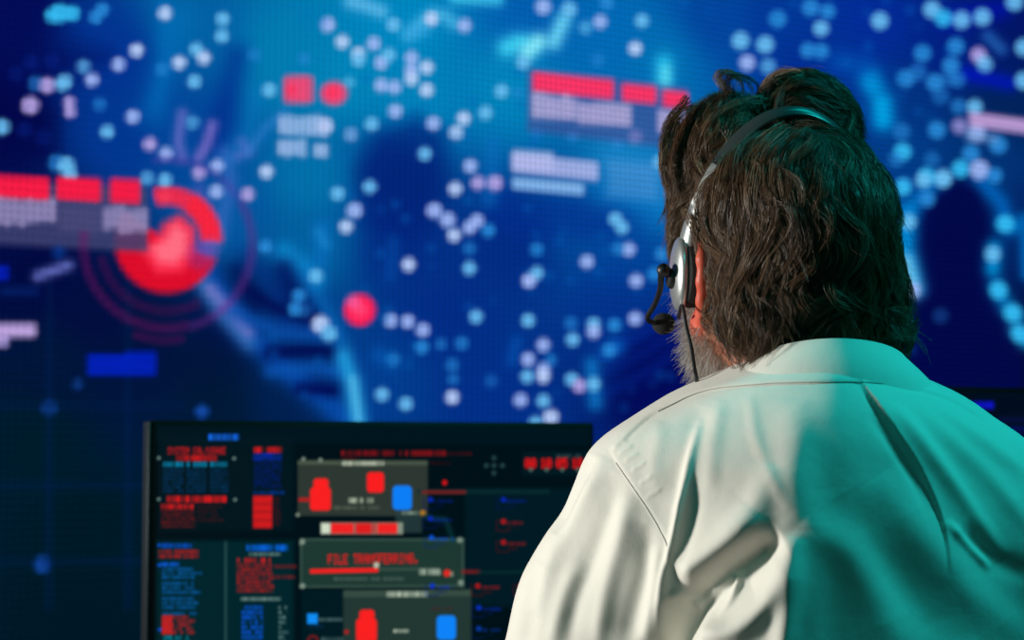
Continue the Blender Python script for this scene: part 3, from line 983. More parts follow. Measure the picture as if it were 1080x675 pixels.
# right side of the monitor
mc.rect(440, 516, 580, 521, (10, 44, 48), .7, 0, 2)
mc.line([(446, 519), (490, 519)], 1.7, (150, 30, 28), .85)
mc.disc(469, 509, 2.6, (226, 18, 22), .95, 1.4)
for (x, y) in ((521, 483), (521, 499), (513, 491), (530, 491), (521, 491)):
    mc.disc(x, y, 2.4, (40, 74, 74), .9, 2)
mc.rect(550, 476, 640, 502, (2, 26, 34), .7, 0, 2)
for n, tx in enumerate(('00', '10', '05', '18')):
    mc.rect(553.5 + n * 16.5, 483.5, 565.5 + n * 16.5, 493.5, (120, 8, 12), .75, 0, 1.6)
    mc.text(tx, 554 + n * 16.5, 483.5, 5, 10, (250, 24, 26), 1, 6)
    mc.disc(560 + n * 16.5, 495.5, 1.8, (120, 140, 124), .8, 1.5)
mc.runs(587, 479, 612, 483, 1, (84, 104, 100), .8, 0, 87)
mc.line([(448, 545), (470, 548), (478, 570)], 3, (10, 56, 60), .7)
for (x, y, c) in ((454, 527, (8, 40, 190)), (454, 547, (8, 40, 190)), (531, 527, (8, 36, 186)), (531, 550, (190, 20, 24)), (531, 572, (190, 20, 24)), (455, 567, (10, 84, 226)),
                  (456, 618, (10, 50, 214)), (504, 618, (190, 20, 24)), (505, 641, (10, 50, 204)), (505, 663, (10, 60, 170)), (549, 618, (190, 20, 24))):
    mc.disc(x, y, 2.6, c, .95, 1.5)
    mc.runs(x + 3, y - .5, x + 24, y + 3.5, 1, c, .75, .05, int(x + y))
    mc.runs(x + 4, y + 5, x + 15, y + 8, 1, tuple(v * .5 for v in c), .7, .05, int(x + y) + 1)
    mc.line([(x - 7, y - 2), (x - 7, y + 10), (x + 6, y + 10)], .8, tuple(v * .5 for v in c), .6)
mc.line([(488, 603), (505, 603)], 1.7, (150, 26, 28), .85)
mc.line([(505, 604), (620, 602)], 1.6, (10, 50, 52), .7)

# ------------------------------------------------------------------ monitors
aM = math.radians(26)
dM = np.array([math.cos(aM), math.sin(aM), 0]); nM = np.array([dM[1], -dM[0], 0])
M_bezel = mat('monitor_black', (.006, .007, .008), .5, spec=.15)
M_edge = mat('monitor_grey_edge', (.05, .06, .065), .4, .5)
M_scr = screen_material('monitor_picture', rough=.3, spec=.04)
DESK_Z = .72


def monitor(name, label, c, W, H, canvas, nu, nv):
    """c: centre of the front face"""
    c = np.asarray(c, float)
    root = thing(name, label, 'monitor', (c[0] - nM[0] * .09, c[1] - nM[1] * .09, DESK_Z), aM, 'monitors on the control desk')
    bz = .0065
    MB().box(c - nM * .011, (W, .022, H), aM, .004).build('bezel', M_bezel, root)
    MB().box(c - nM * .035, (W * .62, .04, H * .6), aM, .012).build('back_cover', M_bezel, root)
    grid_display('screen', c - dM * (W / 2 - bz) - UP * (H / 2 - .014) + nM * .0006, dM, UP, W - 2 * bz, H - .014 - bz, nu, nv, canvas, M_scr, root)
    MB().box(c - dM * (W / 2 + .0016) - nM * .011, (.003, .021, H - .004), aM, .001).build('side_trim', M_edge, root)
    zc = c[2] - H * .22
    MB().box(np.array([c[0] - nM[0] * .07, c[1] - nM[1] * .07, (zc + DESK_Z) / 2 + .006]), (.06, .03, zc - DESK_Z), aM, .008).build('stand_neck', M_bezel, root)
    MB().box(np.array([c[0] - nM[0] * .06, c[1] - nM[1] * .06, DESK_Z + .0065]), (.24, .19, .012), aM, .005).build('stand_base', M_bezel, root)
    return root


m1c = np.array([-.163 + .0127 * .9, 2.3 + .0127 * .438, 0])
m1W, m1H = .567, .335
m1c[2] = Zat(444.3, m1c[1]) - m1H / 2
monitor('desk_monitor', 'black desk monitor with red and blue status windows, file transfer dialog in the middle', m1c, m1W, m1H, mc, 600, 360)
m2c = np.array([.853, 2.30 + .488, 0])
m2H = .345
m2c[2] = Zat(408.5, 2.70) - m2H / 2
m2 = Canvas(960, 380, 1340, 660, 1.0)
m2.A[:] = (0, 12, 24)
m2.rect(960, 416, 1400, 660, (1, 10, 28), 1, 0, 4)
m2.runs(1024, 423.5, 1048, 431, 1, (18, 20, 226), 1, 0, 2, gap=.0)
m2.rect(1024, 424.5, 1047, 430.5, (14, 16, 200), .7, 0, 2)
m2.rect(1052, 440, 1085, 446, (6, 14, 60), .8, 0, 2)
m2.runs(1060, 449, 1100, 462, 2, (10, 18, 140), .8, .2, 3)
for k in range(10):
    m2.runs(1110 + (k % 2) * 90, 440 + (k // 2) * 30, 1180 + (k % 2) * 90, 456 + (k // 2) * 30, 3, ((12, 60, 190), (190, 24, 28))[k % 3 == 1], .8, .3, 30 + k)
monitor('desk_monitor', 'dark desk monitor with a blue line of text, half hidden behind the man\'s right shoulder', m2c, .567, m2H, m2, 300, 180)

# ------------------------------------------------------------------ desk
M_desk = mat('dark_desk_laminate', (.02, .022, .025), .4, bump=(90, .05, .001))
dc = m1c + dM * .55 + nM * .20
desk = thing('desk', 'long dark control room desk under both monitors', 'desk', (dc[0], dc[1], 0), aM)
MB().box((dc[0], dc[1], DESK_Z - .016), (2.5, .80, .03), aM, .006).build('desktop', M_desk, desk)
for sx in (-1.15, 1.15):
    for sy in (-.33, .33):
        p = dc + dM * sx - nM * sy
        MB().box((p[0], p[1], (DESK_Z - .03) / 2), (.05, .05, DESK_Z - .031), aM, .004).build('leg', M_frame, desk)
p = dc - nM * .33
MB().box((p[0], p[1], .52), (2.24, .018, .3), aM, .003).build('modesty_panel', M_desk, desk)
# ------------------------------------------------------------------ person: head frame
YAW, PIT = math.radians(12), math.radians(5)
f0 = np.array([-math.sin(YAW), math.cos(YAW), 0.0])
rgt = np.array([math.cos(YAW), math.sin(YAW), 0.0])
fwd = f0 * math.cos(PIT) + UP * math.sin(PIT)
upv = -f0 * math.sin(PIT) + UP * math.cos(PIT)
RH = np.stack([rgt, fwd, upv], 1)
YH = 1.60
HC = np.array([Xat(826, YH), YH, Zat(296, YH) + .018])


def H(u, v, w):
    return HC + RH @ np.array([u, v, w], float)


def toH(p):
    return (np.asarray(p) - HC) @ RH


def rotH(ax, deg):
    """orientation matrix: head axes turned about one head axis"""
    return RH @ np.array(Matrix.Rotation(math.radians(deg), 3, ax))


CX = Xat(866, 1.5)                    # middle of the trunk
NB = np.array([CX - .002, 1.555, Zat(392, 1.55)])   # neck base
SHL = np.array([Xat(540, 1.53) + .114, 1.53, Zat(541, 1.53)])
SHR = np.array([2 * CX - SHL[0] + .004, 1.53, SHL[2] - .012])
EL = np.array([SHL[0] - .105, 1.635, SHL[2] - .235])
ER = np.array([SHR[0] + .085, 1.66, SHR[2] - .235])
WL = np.array([SHL[0] - .045, 1.845, DESK_Z + .038])
WR = np.array([SHR[0] + .01, 1.90, DESK_Z + .038])
HIPL = np.array([CX - .09, 1.50, .56]); HIPR = np.array([CX + .09, 1.50, .56])
KNL = np.array([CX - .13, 1.93, .545]); KNR = np.array([CX + .13, 1.95, .545])
ANL = np.array([CX - .13, 1.97, .10]); ANR = np.array([CX + .14, 1.99, .10])


def axis(segs):
    out = [segs[0][0]]
    for (a, b, h) in segs:
        n = max(1, int(round((b - a) / h)))
        out += list(np.linspace(a, b, n + 1)[1:])
    return np.array(out)


bx0, bx1 = min(EL[0], WL[0]) - .12, max(ER[0], WR[0]) + .12
fx0, fx1 = HC[0] - .108, HC[0] + .108
fy0, fy1 = HC[1] - .13, HC[1] + .155
fz0, fz1 = HC[2] - .145, HC[2] + .14
C_ = .0052
BF = Field(axis([(bx0, fx0, C_), (fx0, fx1, .0024), (fx1, bx1, C_)]),
           axis([(1.30, fy0, C_), (fy0, fy1, .0024), (fy1, 2.16, C_)]),
           axis([(.0, fz0, C_), (fz0, fz1, .0024)]))
# trunk and limbs
BF.ell((CX, 1.545, .66), (.155, .105, .17), k=.0)
BF.ell((CX, 1.56, .90), (.145, .095, .24), k=.05)
BF.ell((CX, 1.545, 1.03), (.125, .072, .11), k=.05)
BF.cap((SHL[0] + .03, 1.54, SHL[2] + .0), (SHR[0] - .03, 1.54, SHR[2] + .0), .048, .048, k=.05)
BF.chain([SHL + np.array([0, .01, -.01]), EL], [.044, .041], k=.02); BF.chain([SHR + np.array([0, .01, -.01]), ER], [.044, .041], k=.02)
BF.chain([EL, EL + (WL - EL) * .3, WL], [.041, .042, .027], k=.015); BF.chain([ER, ER + (WR - ER) * .3, WR], [.041, .042, .027], k=.015)
BF.ell((CX, 1.52, .57), (.175, .13, .11), k=.04)
for hp, kn, an in ((HIPL, KNL, ANL), (HIPR, KNR, ANR)):
    BF.chain([hp, kn], [.088, .058], k=.04)
    BF.chain([kn, kn + (an - kn) * .3 + np.array([0, -.015, 0]), an], [.056, .056, .036], k=.02)
    BF.chain([an, an + np.array([0, .04, -.05]), an + np.array([0, .14, -.068])], [.036, .036, .026], k=.02)
# hands: palm, four fingers, thumb, resting on the desk
for W_, side, yaw in ((WL, 1, -6), (WR, -1, 14)):
    a = math.radians(yaw)
    fw = np.array([math.sin(-a), math.cos(a), 0]); sd = np.array([math.cos(a), math.sin(a), 0]) * side   # sd points to the thumb

    def hp(s, f_, z):
        return np.array([W_[0], W_[1], DESK_Z]) + sd * s + fw * f_ + UP * z
    BF.chain([W_, hp(0, .03, .03)], [.026, .022], k=.01)
    for s in (-.028, -.010, .009, .027):
        BF.cap(hp(s * .6, .03, .026), hp(s, .088, .030), .016, .0125, k=.012)
    for s, L, sp in ((-.030, .058, -.012), (-.010, .070, -.003), (.011, .078, .004), (.031, .070, .012)):
        BF.chain([hp(s, .088, .030), hp(s + sp * .4, .088 + L * .45, .031), hp(s + sp * .8, .088 + L * .78, .018), hp(s + sp, .088 + L * .98, .0095)],
                 [.0105, .0092, .0084, .0072], k=.004)
    BF.chain([hp(.022, .03, .022), hp(.046, .062, .018), hp(.055, .096, .0125)], [.015, .0115, .0085], k=.008)
# neck and head
BF.cap(H(0, -.034, -.035), NB + np.array([0, .0, -.04]), .054, .062, k=.03)
BF.ell(H(0, -.008, .028), (.069, .094, .076), RH, k=.03)
BF.ell(H(0, .032, -.030), (.058, .066, .082), RH, k=.03)
for s in (-1, 1):
    BF.cap(H(s * .060, .002, -.058), H(s * .018, .082, -.100), .017, .018, k=.03)
    BF.ell(H(s * .042, .070, -.020), (.022, .022, .018), RH, k=.025)           # cheek
    BF.cap(H(s * .012, .094, .022), H(s * .045, .078, .024), .010, .009, k=.012)  # brow
BF.ell(H(0, .083, -.100), (.024, .022, .020), RH, k=.02)
for s in (-1, 1):
    BF.ell(H(s * .031, .098, .004), (.017, .014, .011), RH, k=.010, op='sub')
    BF.ell(H(s * .031, .079, .003), (.0135, .0135, .0125), RH, k=.003)         # lids
BF.chain([H(0, .094, .012), H(0, .107, -.012), H(0, .117, -.030)], [.008, .0095, .012], k=.010)
for s in (-1, 1): BF.ell(H(s * .012, .105, -.033), (.008, .009, .008), RH, k=.006)
BF.cap(H(-.020, .092, -.056), H(.020, .092, -.056), .007, .007, k=.006)
BF.cap(H(-.016, .091, -.067), H(.016, .091, -.067), .0075, .0075, k=.006)
BF.cap(H(-.024, .104, -.0615), H(.024, .104, -.0615), .004, .004, k=.004, op='sub')
# ears
for s in (-1, 1):
    e = lambda a, b, c: H(s * (.0700 + a), -.012 + b, -.016 + c)
    BF.chain([e(.000, .010, .020), e(.004, -.002, .032), e(.008, -.016, .030), e(.0105, -.023, .014), e(.0095, -.021, -.004), e(.007, -.014, -.020), e(.004, -.007, -.030)],
             [.0045, .0045, .0045, .0048, .0048, .0050, .0062], k=.005)
    BF.chain([e(-.004, .0, .014), e(.005, -.015, .004), e(.002, -.006, -.022)], [.0055, .0045, .0055], k=.006)
    BF.ell(e(.0035, -.005, -.034), (.0055, .0070, .0085), RH, k=.006)
    BF.ell(e(.002, .006, -.006), (.005, .005, .007), RH, k=.004)
bV, bQ = BF.mesh()
bV = laplace(bV, bQ, 2, .45)
M_skin = mat('skin', (.52, .215, .14), .5, bump=(260, .12, .0012), Subsurface_Weight=.25, Subsurface_Scale=.012)
M_skin.node_tree.nodes['Principled BSDF'].inputs['Subsurface Radius'].default_value = (1, .25, .12)
person = thing('person', 'man with wavy brown hair and grey beard, sitting in a pale shirt facing the screens', 'person', (CX, 1.52, 0))
body_me = np_mesh('body', bV, bQ)
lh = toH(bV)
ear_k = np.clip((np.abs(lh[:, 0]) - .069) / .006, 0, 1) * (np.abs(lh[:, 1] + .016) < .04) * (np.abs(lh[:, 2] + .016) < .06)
color_attr(body_me, 'Tone', np.array([[.52, .215, .14]]) * (1 - ear_k[:, None]) + np.array([[.62, .10, .055]]) * ear_k[:, None])  # ears redder: natural flush plus backlit glow put into the colour
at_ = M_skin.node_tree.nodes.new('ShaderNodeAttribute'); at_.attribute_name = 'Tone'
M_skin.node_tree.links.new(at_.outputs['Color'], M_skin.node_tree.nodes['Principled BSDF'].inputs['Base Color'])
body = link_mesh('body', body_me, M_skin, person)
M_eye = mat('eye_white', (.75, .74, .72), .15)
M_iris = mat('eye_iris', (.05, .09, .12), .1)
for s in (-1, 1):
    eb = MB().ball(H(s * .031, .0835, .003), .0115).build('eye', M_eye, person)
    MB().lathe([(.0001, .0118), (.003, .0116), (.0055, .0106), (.0056, .0095)], H(s * .031, .0835, .003), fwd, 18).build('iris', M_iris, eb)

# ------------------------------------------------------------------ shirt
# rows: picture height of the row, half width, y of back, y of front (metres), flare power of the back
rows = [(362, .030, 1.500, 1.600), (374, .050, 1.484, 1.612), (386, .068, 1.470, 1.62), (403, .099, 1.453, 1.63), (421, .126, 1.440, 1.64),
        (436, .139, 1.432, 1.645), (450, .156, 1.426, 1.65), (470, .170, 1.419, 1.655), (500, .176, 1.412, 1.66), (560, .180, 1.402, 1.675), (675, .182, 1.398, 1.69)]
tz = np.array([Zat(r[0], 1.5) for r in rows] + [.80, .68, .575, .5])
ta = np.array([r[1] for r in rows] + [.182, .182, .184, .184])
tb = np.array([r[2] for r in rows] + [1.402, 1.410, 1.405, 1.40])
tf = np.array([r[3] for r in rows] + [1.70, 1.70, 1.68, 1.68])
o_ = np.argsort(tz); tz, ta, tb, tf = tz[o_], ta[o_], tb[o_], tf[o_]


def sm_interp(z, x, y):
    """monotone smooth interpolation"""
    z = np.asarray(z, float)
    acc = 0
    for d in (-.008, -.004, 0, .004, .008): acc = acc + np.interp(z + d, x, y)
    return acc / 5


def shirt_trunk(X, Y, Z):
    z = Z.ravel()
    a = sm_interp(z, tz, ta)[None, None, :]; yb = sm_interp(z, tz, tb)[None, None, :]; yf = sm_interp(z, tz, tf)[None, None, :]
    ym = yf * .52 + yb * .48
    bb = np.where(Y < ym, ym - yb, yf - ym)
    # the spine ridge sits a little to the left of the middle and leaves the back slightly wedge-shaped
    sh = .020 * np.clip((1.14 - z) / .06, 0, 1)[None, None, :]
    x0 = CX - sh
    p = np.where(Y < ym, 1.62, 1.9)
    u = np.where(X < x0, (x0 - X) / (a - sh), (X - x0) / (a + sh)); v = np.abs(Y - ym) / bb
    n = (u ** p + v ** p) ** (1 / p)
    return (n - 1) * np.minimum(a, bb) * .92


h_ = .0034
SF = Field(np.arange(bx0, bx1, h_), np.arange(1.36, 1.98, h_), np.arange(.56, Zat(352, 1.5), h_))
SF.apply(shirt_trunk, (CX - .2, 1.37, .565), (CX + .2, 1.75, Zat(355, 1.5)), 0)
for S_, E_, W_ in ((SHL, EL, WL), (SHR, ER, WR)):
    SF.chain([S_ + np.array([0, 0, -.004]), S_ + (E_ - S_) * .35, E_], [.064, .067, .060], k=.034)
    SF.chain([E_, E_ + (W_ - E_) * .4, W_ - (W_ - E_) * .1], [.060, .056, .041], k=.02)
sV, sQ = SF.mesh()
sV = laplace(sV, sQ, 5, .5)
# open the sleeve ends, hem and neck by dropping those faces
fc = sV[sQ].mean(1)
keep = fc[:, 2] > .575
sQ = sQ[keep]
sV, sQ = subdivide(sV, sQ)
sV = laplace(sV, sQ, 3, .5)
used_ = np.unique(sQ); remap = np.full(len(sV), -1); remap[used_] = np.arange(len(used_)); sV = sV[used_]; sQ = remap[sQ]


# folds are sculpted along their measured courses on the cloth (back side only)
def seg_dist(px, py, pts):
    """signed distance to a course (positive = right of a course that runs down, above one that runs right), and position along it 0..1"""
    p = np.asarray(pts, float)
    D = np.full(len(px), 1e9); S = np.zeros(len(px)); Tt = np.zeros(len(px))
    L = np.concatenate([[0], np.cumsum(np.hypot(*np.diff(p, axis=0).T))])
    for i in range(len(p) - 1):
        a, b = p[i], p[i + 1]; ab = b - a
        t0 = ((px - a[0]) * ab[0] + (py - a[1]) * ab[1]) / (ab @ ab)
        t = np.clip(t0, 0, 1)
        dx, dy = px - a[0] - t * ab[0], py - a[1] - t * ab[1]
        d = np.hypot(dx, dy)
        m = d < D
        D[m] = d[m]; S[m] = -np.sign(ab[0] * dy[m] - ab[1] * dx[m])
        Tt[m] = (L[i] + t[m] * (L[i + 1] - L[i])) / L[-1]
    return D * np.where(S == 0, 1, S), Tt


def taper(t, a=.15, b=.15):
    return np.clip(t / max(a, 1e-6), 0, 1) ** .7 * np.clip((1 - t) / max(b, 1e-6), 0, 1) ** .7 if a > 0 and b > 0 else (np.clip((1 - t) / b, 0, 1) if a <= 0 and b > 0 else (np.clip(t / a, 0, 1) if a > 0 else np.ones_like(t)))


sN = vnormals(sV, sQ)
spx, spy = project(sV)
back = np.clip(-sN[:, 1] * 3 + .6, 0, 1) * (sV[:, 1] < 1.62)
hgt = np.zeros(len(sV))


def fold(pts, width, amp, a=.2, b=.2, n=6):
    """soft rounded ridge (amp>0) or valley (amp<0), mm"""
    global hgt
    d, t = seg_dist(spx, spy, smooth_poly(pts, n))
    hgt += amp * np.exp(-(d / width) ** 2) * taper(t, a, b)


def step(pts, amp, wr, wl, a=.2, b=.2, edge=2.0, n=6):
    """cloth laid over cloth: right side of the course stands amp mm proud with a tight edge and dies out over wr px; left dips over wl px"""
    global hgt
    d, t = seg_dist(spx, spy, smooth_poly(pts, n))
    up_ = 1 / (1 + np.exp(-np.clip(d / edge * 2.2, -40, 40)))
    h = amp * (up_ * np.exp(-np.maximum(d, 0) / wr) - .45 * (1 - up_) * np.exp(-np.maximum(-d, 0) / wl))
    hgt += h * taper(t, a, b)


YOKE = [(648, 476), (668, 455), (694, 434), (742, 413), (800, 405.5), (855, 403.5), (907, 403), (955, 408), (1004, 423), (1040, 446)]
ARM = [(640, 470), (650, 488), (668, 515), (690, 548), (704, 576), (706, 600)]
PLEAT = [(906, 400), (925, 432), (944, 460), (966, 494), (984, 530), (994, 562), (998, 605)]
# pleat: right flap lies over a dark gap
step(PLEAT, 4.2, 26, 8, .12, .55, .8)
fold([(916, 436), (940, 470), (962, 506), (978, 545)], 5, -1.2, .2, .3)
fold([(920, 420), (960, 455), (1000, 510), (1030, 560)], 12, 2.5, .25, .35)
# yoke seam
step(YOKE, 1.2, 14, 14, .05, .05, 1.3)
fold(YOKE, 2.0, -.5, .03, .03)
# right half: soft diagonal drag lines
fold([(940, 430), (1010, 520), (1060, 590)], 9, 2.8)
fold([(960, 425), (1040, 500), (1090, 560)], 10, 2.4)
fold([(985, 425), (1045, 470), (1090, 505)], 8, 1.8)
fold([(930, 500), (985, 580), (1050, 650), (1090, 690)], 22, 4.5)
fold([(890, 520), (940, 600), (1010, 690)], 24, -3.5)
fold([(850, 545), (910, 600), (950, 690)], 20, 3.0)
fold([(1010, 560), (1050, 590), (1090, 610)], 12, -2.5)
fold([(995, 550), (1030, 585), (1045, 600)], 5, 3.0)
# upper left back: fine creases under the yoke
fold([(760, 420), (752, 470), (748, 520)], 9, 1.6)
fold([(790, 415), (800, 470), (832, 540)], 7, 1.0)
fold([(742, 428), (722, 480), (712, 530)], 10, -1.5)
fold([(700, 445), (690, 490), (694, 520)], 10, 1.4)
# long fold from the shoulder blade to the arm pit
fold([(738, 440), (730, 480), (722, 520), (713, 565), (704, 600), (698, 640), (688, 690)], 5, 5.5, .35, .02)
fold([(736, 500), (730, 550), (722, 590), (714, 625)], 8, -2.0, .3, .2)
fold([(738, 450), (728, 490), (718, 530), (708, 575)], 15, 1.8, .3, .3)
# deep hollow right of the arm pit, leaf shaped, with rolled rims
fold([(690, 690), (722, 640), (762, 604), (800, 582), (826, 568)], 14, -21, .0, .15)
fold([(700, 690), (740, 648), (785, 616), (815, 592)], 17, -12, .0, .25)
fold([(716, 614), (752, 590), (782, 560), (800, 530), (812, 490)], 16, 7.0, .12, .45)
fold([(716, 606), (760, 575), (792, 535)], 24, 3.5, .1, .3)
fold([(727, 660), (770, 668), (806, 640), (826, 600), (836, 566)], 13, 8.5, .1, .4)
fold([(838, 558), (837, 600), (830, 650), (824, 690)], 13, 7.0, .4, .0)
fold([(708, 652), (736, 628), (762, 609), (770, 612), (764, 632), (752, 650)], 5, 5.0, .25, .3)
fold([(700, 640), (712, 628), (722, 634), (722, 652)], 5, 3.5, .2, .3)
fold([(838, 420), (838, 470), (836, 520), (838, 560)], 20, 3.0, .3, .35)
fold([(868, 440), (872, 520), (880, 600), (880, 690)], 26, -4.0, .3, .0)
# armhole seam and sleeve folds
step(ARM, .8, 18, 10, .15, .15, 1.6)
fold(ARM, 2.0, -.4, .1, .1)
for x, y in ((652, 470), (658, 476), (664, 484), (672, 494), (680, 508), (688, 522)):
    fold([(x - 6, y + 3), (x + 10, y - 6)], 2.2, .8)
fold([(640, 482), (622, 515), (600, 560), (580, 600), (560, 650)], 9, 4.5)
fold([(626, 482), (606, 525), (588, 565)], 8, -3.5)
fold([(652, 500), (640, 540), (622, 590), (604, 640), (596, 690)], 12, -4.5)
fold([(664, 520), (655, 570), (640, 625), (628, 690)], 11, 4.5)
fold([(684, 550), (680, 600), (668, 650), (660, 690)], 10, -4.0)
fold([(600, 500), (592, 540), (574, 590)], 9, 2.5)
fold([(575, 600), (560, 640), (552, 690)], 10, -3.0)
fold([(612, 590), (596, 630), (580, 690)], 9, 3.0)
fold([(694, 575), (692, 620), (680, 690)], 8, 4.0)
sV = sV + sN * (hgt * back * .001)[:, None]
# cloth-wide unevenness, on every side
nz_ = (np.sin(sV[:, 0] * 41 + 2.1 * np.sin(sV[:, 2] * 23)) * np.sin(sV[:, 2] * 31 + 1.7 * np.sin(sV[:, 1] * 27)))
sV = sV + sN * (nz_ * .0011 * (1 - back * .6))[:, None]
# wrinkles of the forearm sleeves and waist
low = np.clip((Zat(690, 1.5) - sV[:, 2]) / .05, 0, 1)
sV = sV + sN * (low * .0017 * np.sin(sV[:, 2] * 150 + 3 * np.sin(sV[:, 0] * 40) + 2 * np.sin(sV[:, 1] * 35)))[:, None]
sV = laplace(sV, sQ, 1, .3)

M_shirt = mat('shirt_cloth', (.80, .775, .70), .82, spec=.25, Sheen_Weight=.25, Sheen_Roughness=.4)
nt = M_shirt.node_tree
b = nt.nodes['Principled BSDF']
tc = nt.nodes.new('ShaderNodeTexCoord')
wv = []
for ax, sc_ in (('X', 640.), ('Z', 640.)):
    w_ = nt.nodes.new('ShaderNodeTexWave'); w_.bands_direction = ax; w_.inputs['Scale'].default_value = sc_ / 6.28 * 3.1; w_.inputs['Distortion'].default_value = .4
    nt.links.new(tc.outputs['Object'], w_.inputs['Vector']); wv.append(w_)
mx = nt.nodes.new('ShaderNodeMath'); mx.operation = 'MULTIPLY'
nt.links.new(wv[0].outputs['Fac'], mx.inputs[0]); nt.links.new(wv[1].outputs['Fac'], mx.inputs[1])
nz1 = nt.nodes.new('ShaderNodeTexNoise'); nz1.inputs['Scale'].default_value = 38; nz1.inputs['Detail'].default_value = 3
nt.links.new(tc.outputs['Object'], nz1.inputs['Vector'])
bp1 = nt.nodes.new('ShaderNodeBump'); bp1.inputs['Strength'].default_value = .22; bp1.inputs['Distance'].default_value = .004
nt.links.new(nz1.outputs['Fac'], bp1.inputs['Height'])
bp2 = nt.nodes.new('ShaderNodeBump'); bp2.inputs['Strength'].default_value = .16; bp2.inputs['Distance'].default_value = .0006
nt.links.new(mx.outputs[0], bp2.inputs['Height']); nt.links.new(bp1.outputs['Normal'], bp2.inputs['Normal'])
nt.links.new(bp2.outputs['Normal'], b.inputs['Normal'])
shirt = link_mesh('shirt', np_mesh('shirt', sV, sQ), M_shirt, person)
spx, spy = project(sV); sN = vnormals(sV, sQ)
bk_ = np.nonzero((sN[:, 1] < .25) & (sV[:, 1] < 1.6))[0]


def on_shirt(pts, off=.0004):
    out = []
    for (x, y) in smooth_poly(pts, 10):
        d = (spx[bk_] - x) ** 2 + (spy[bk_] - y) ** 2
        near = bk_[np.argsort(d)[:6]]
        out.append((sV[near] + sN[near] * off).mean(0))
    o = np.array(out)
    for _ in range(2): o[1:-1] = (o[:-2] + o[1:-1] * 2 + o[2:]) / 4
    return o


M_seam_shade = mat('seam_shade', (.44, .44, .40), .9)  # darker than the cloth: paints in the shade along the seam lines
MB().tube(on_shirt([(694, 434), (742, 413), (800, 405.5), (855, 403.5), (907, 403), (955, 408), (1000, 421)]), .00045, 6).build('seam', M_seam_shade, shirt)
MB().tube(on_shirt(ARM[1:-1], .0002), .00045, 6).build('seam', M_seam_shade, shirt)

# collar: a folded band round the neck, standing a little off it
KF = Field(np.arange(CX - .15, CX + .15, .0022), np.arange(1.40, 1.70, .0022), np.arange(Zat(440, 1.5), Zat(335, 1.5), .0022))
ring = []
colp = [  # angle from the back (deg, + = right), radius x, y, top z in picture rows (at its depth), height
]
nseg = 72
top, bot, topi = [], [], []
NCX, NCY = CX + .009, 1.548
for i in range(nseg + 1):
    th = math.radians(-172 + 344 * i / nseg)
    # 0 = straight behind the neck
    cb = math.cos(th)
    rx, ry = .066, .068
    zt_ = Zat(357, 1.48) - .002 - (1 - cb) * .021
    top.append(np.array([NCX + math.sin(th) * rx, NCY - cb * ry, zt_]))
    spread = .030 + .012 * (1 - cb)
    bot.append(np.array([NCX + math.sin(th) * (rx + spread), NCY - cb * (ry + .022), zt_ - .034 - .014 * (1 - cb)]))
    topi.append(np.array([NCX + math.sin(th) * (rx - .004), NCY - cb * (ry - .004), zt_ - .034]))
mcol = MB()
vs, fs = [], []
prof_n = 0
for i in range(nseg + 1):
    a, b_, c_ = top[i], bot[i], topi[i]
    rad = (a - np.array([NCX, NCY, a[2]])); rad /= np.linalg.norm(rad)
    prof = []
    for t in np.linspace(0, 1, 9):
        p = a * (1 - t) + b_ * t + rad * (.0035 * math.sin(math.pi * t) + .0018)
        prof.append(p)
    prof.append(b_ + rad * .0002 - UP * .001)
    prof.append(b_ - rad * .004 + UP * .002)
    for t in np.linspace(.8, 0, 5):
        prof.append(a * (1 - t) + b_ * t - rad * .0008)
    prof.append(a - rad * .0032 + UP * .0006)
    for t in np.linspace(.1, 1, 4):
        prof.append((a - rad * .004) * (1 - t) + (c_ - rad * .002) * t)
    prof.append(c_ + rad * .001)
    prof.append(a - rad * .0005 - UP * .004)
    prof.append(a + UP * .0022)
    prof_n = len(prof)
    vs += prof
for i in range(nseg):
    for j in range(prof_n):
        k = (j + 1) % prof_n
        fs.append((i * prof_n + j, (i + 1) * prof_n + j, (i + 1) * prof_n + k, i * prof_n + k))
fs.append(tuple(range(prof_n))); fs.append(tuple(reversed(range(nseg * prof_n, (nseg + 1) * prof_n))))
mcol.add(vs, fs)
mcol.build('collar', M_shirt, shirt, angle=70)
for W_, E_ in ((WL, EL), (WR, ER)):
    d = (W_ - E_) / np.linalg.norm(W_ - E_)
    c = W_ - d * .035
    MB().lathe([(.034, -.028), (.0405, -.03), (.0425, -.026), (.041, 0), (.0385, .024), (.0365, .0255), (.033, .024), (.033, 0)], c, d, 32).build('cuff', M_shirt, shirt)

# trousers and shoes
TFd = Field(np.arange(CX - .30, CX + .30, .006), np.arange(1.34, 2.12, .006), np.arange(.06, .67, .006))
TFd.ell((CX, 1.535, .60), (.190, .150, .085), k=0)
TFd.ell((CX, 1.515, .555), (.188, .142, .10), k=.03)
for hp_, kn, an in ((HIPL, KNL, ANL), (HIPR, KNR, ANR)):
    TFd.chain([hp_, kn], [.100, .072], k=.04)
    TFd.chain([kn, an], [.070, .056], k=.02)
tV, tQ = TFd.mesh(); tV = laplace(tV, tQ, 2)
tN = vnormals(tV, tQ)
tV = tV + tN * (.0025 * np.sin(tV[:, 1] * 70 + 2 * np.sin(tV[:, 2] * 30)))[:, None]
M_trou = mat('trouser_cloth', (.02, .022, .03), .85, bump=(300, .15, .001))
link_mesh('trousers', np_mesh('trousers', tV, tQ), M_trou, person)
M_shoe = mat('shoe_leather', (.015, .012, .01), .35)
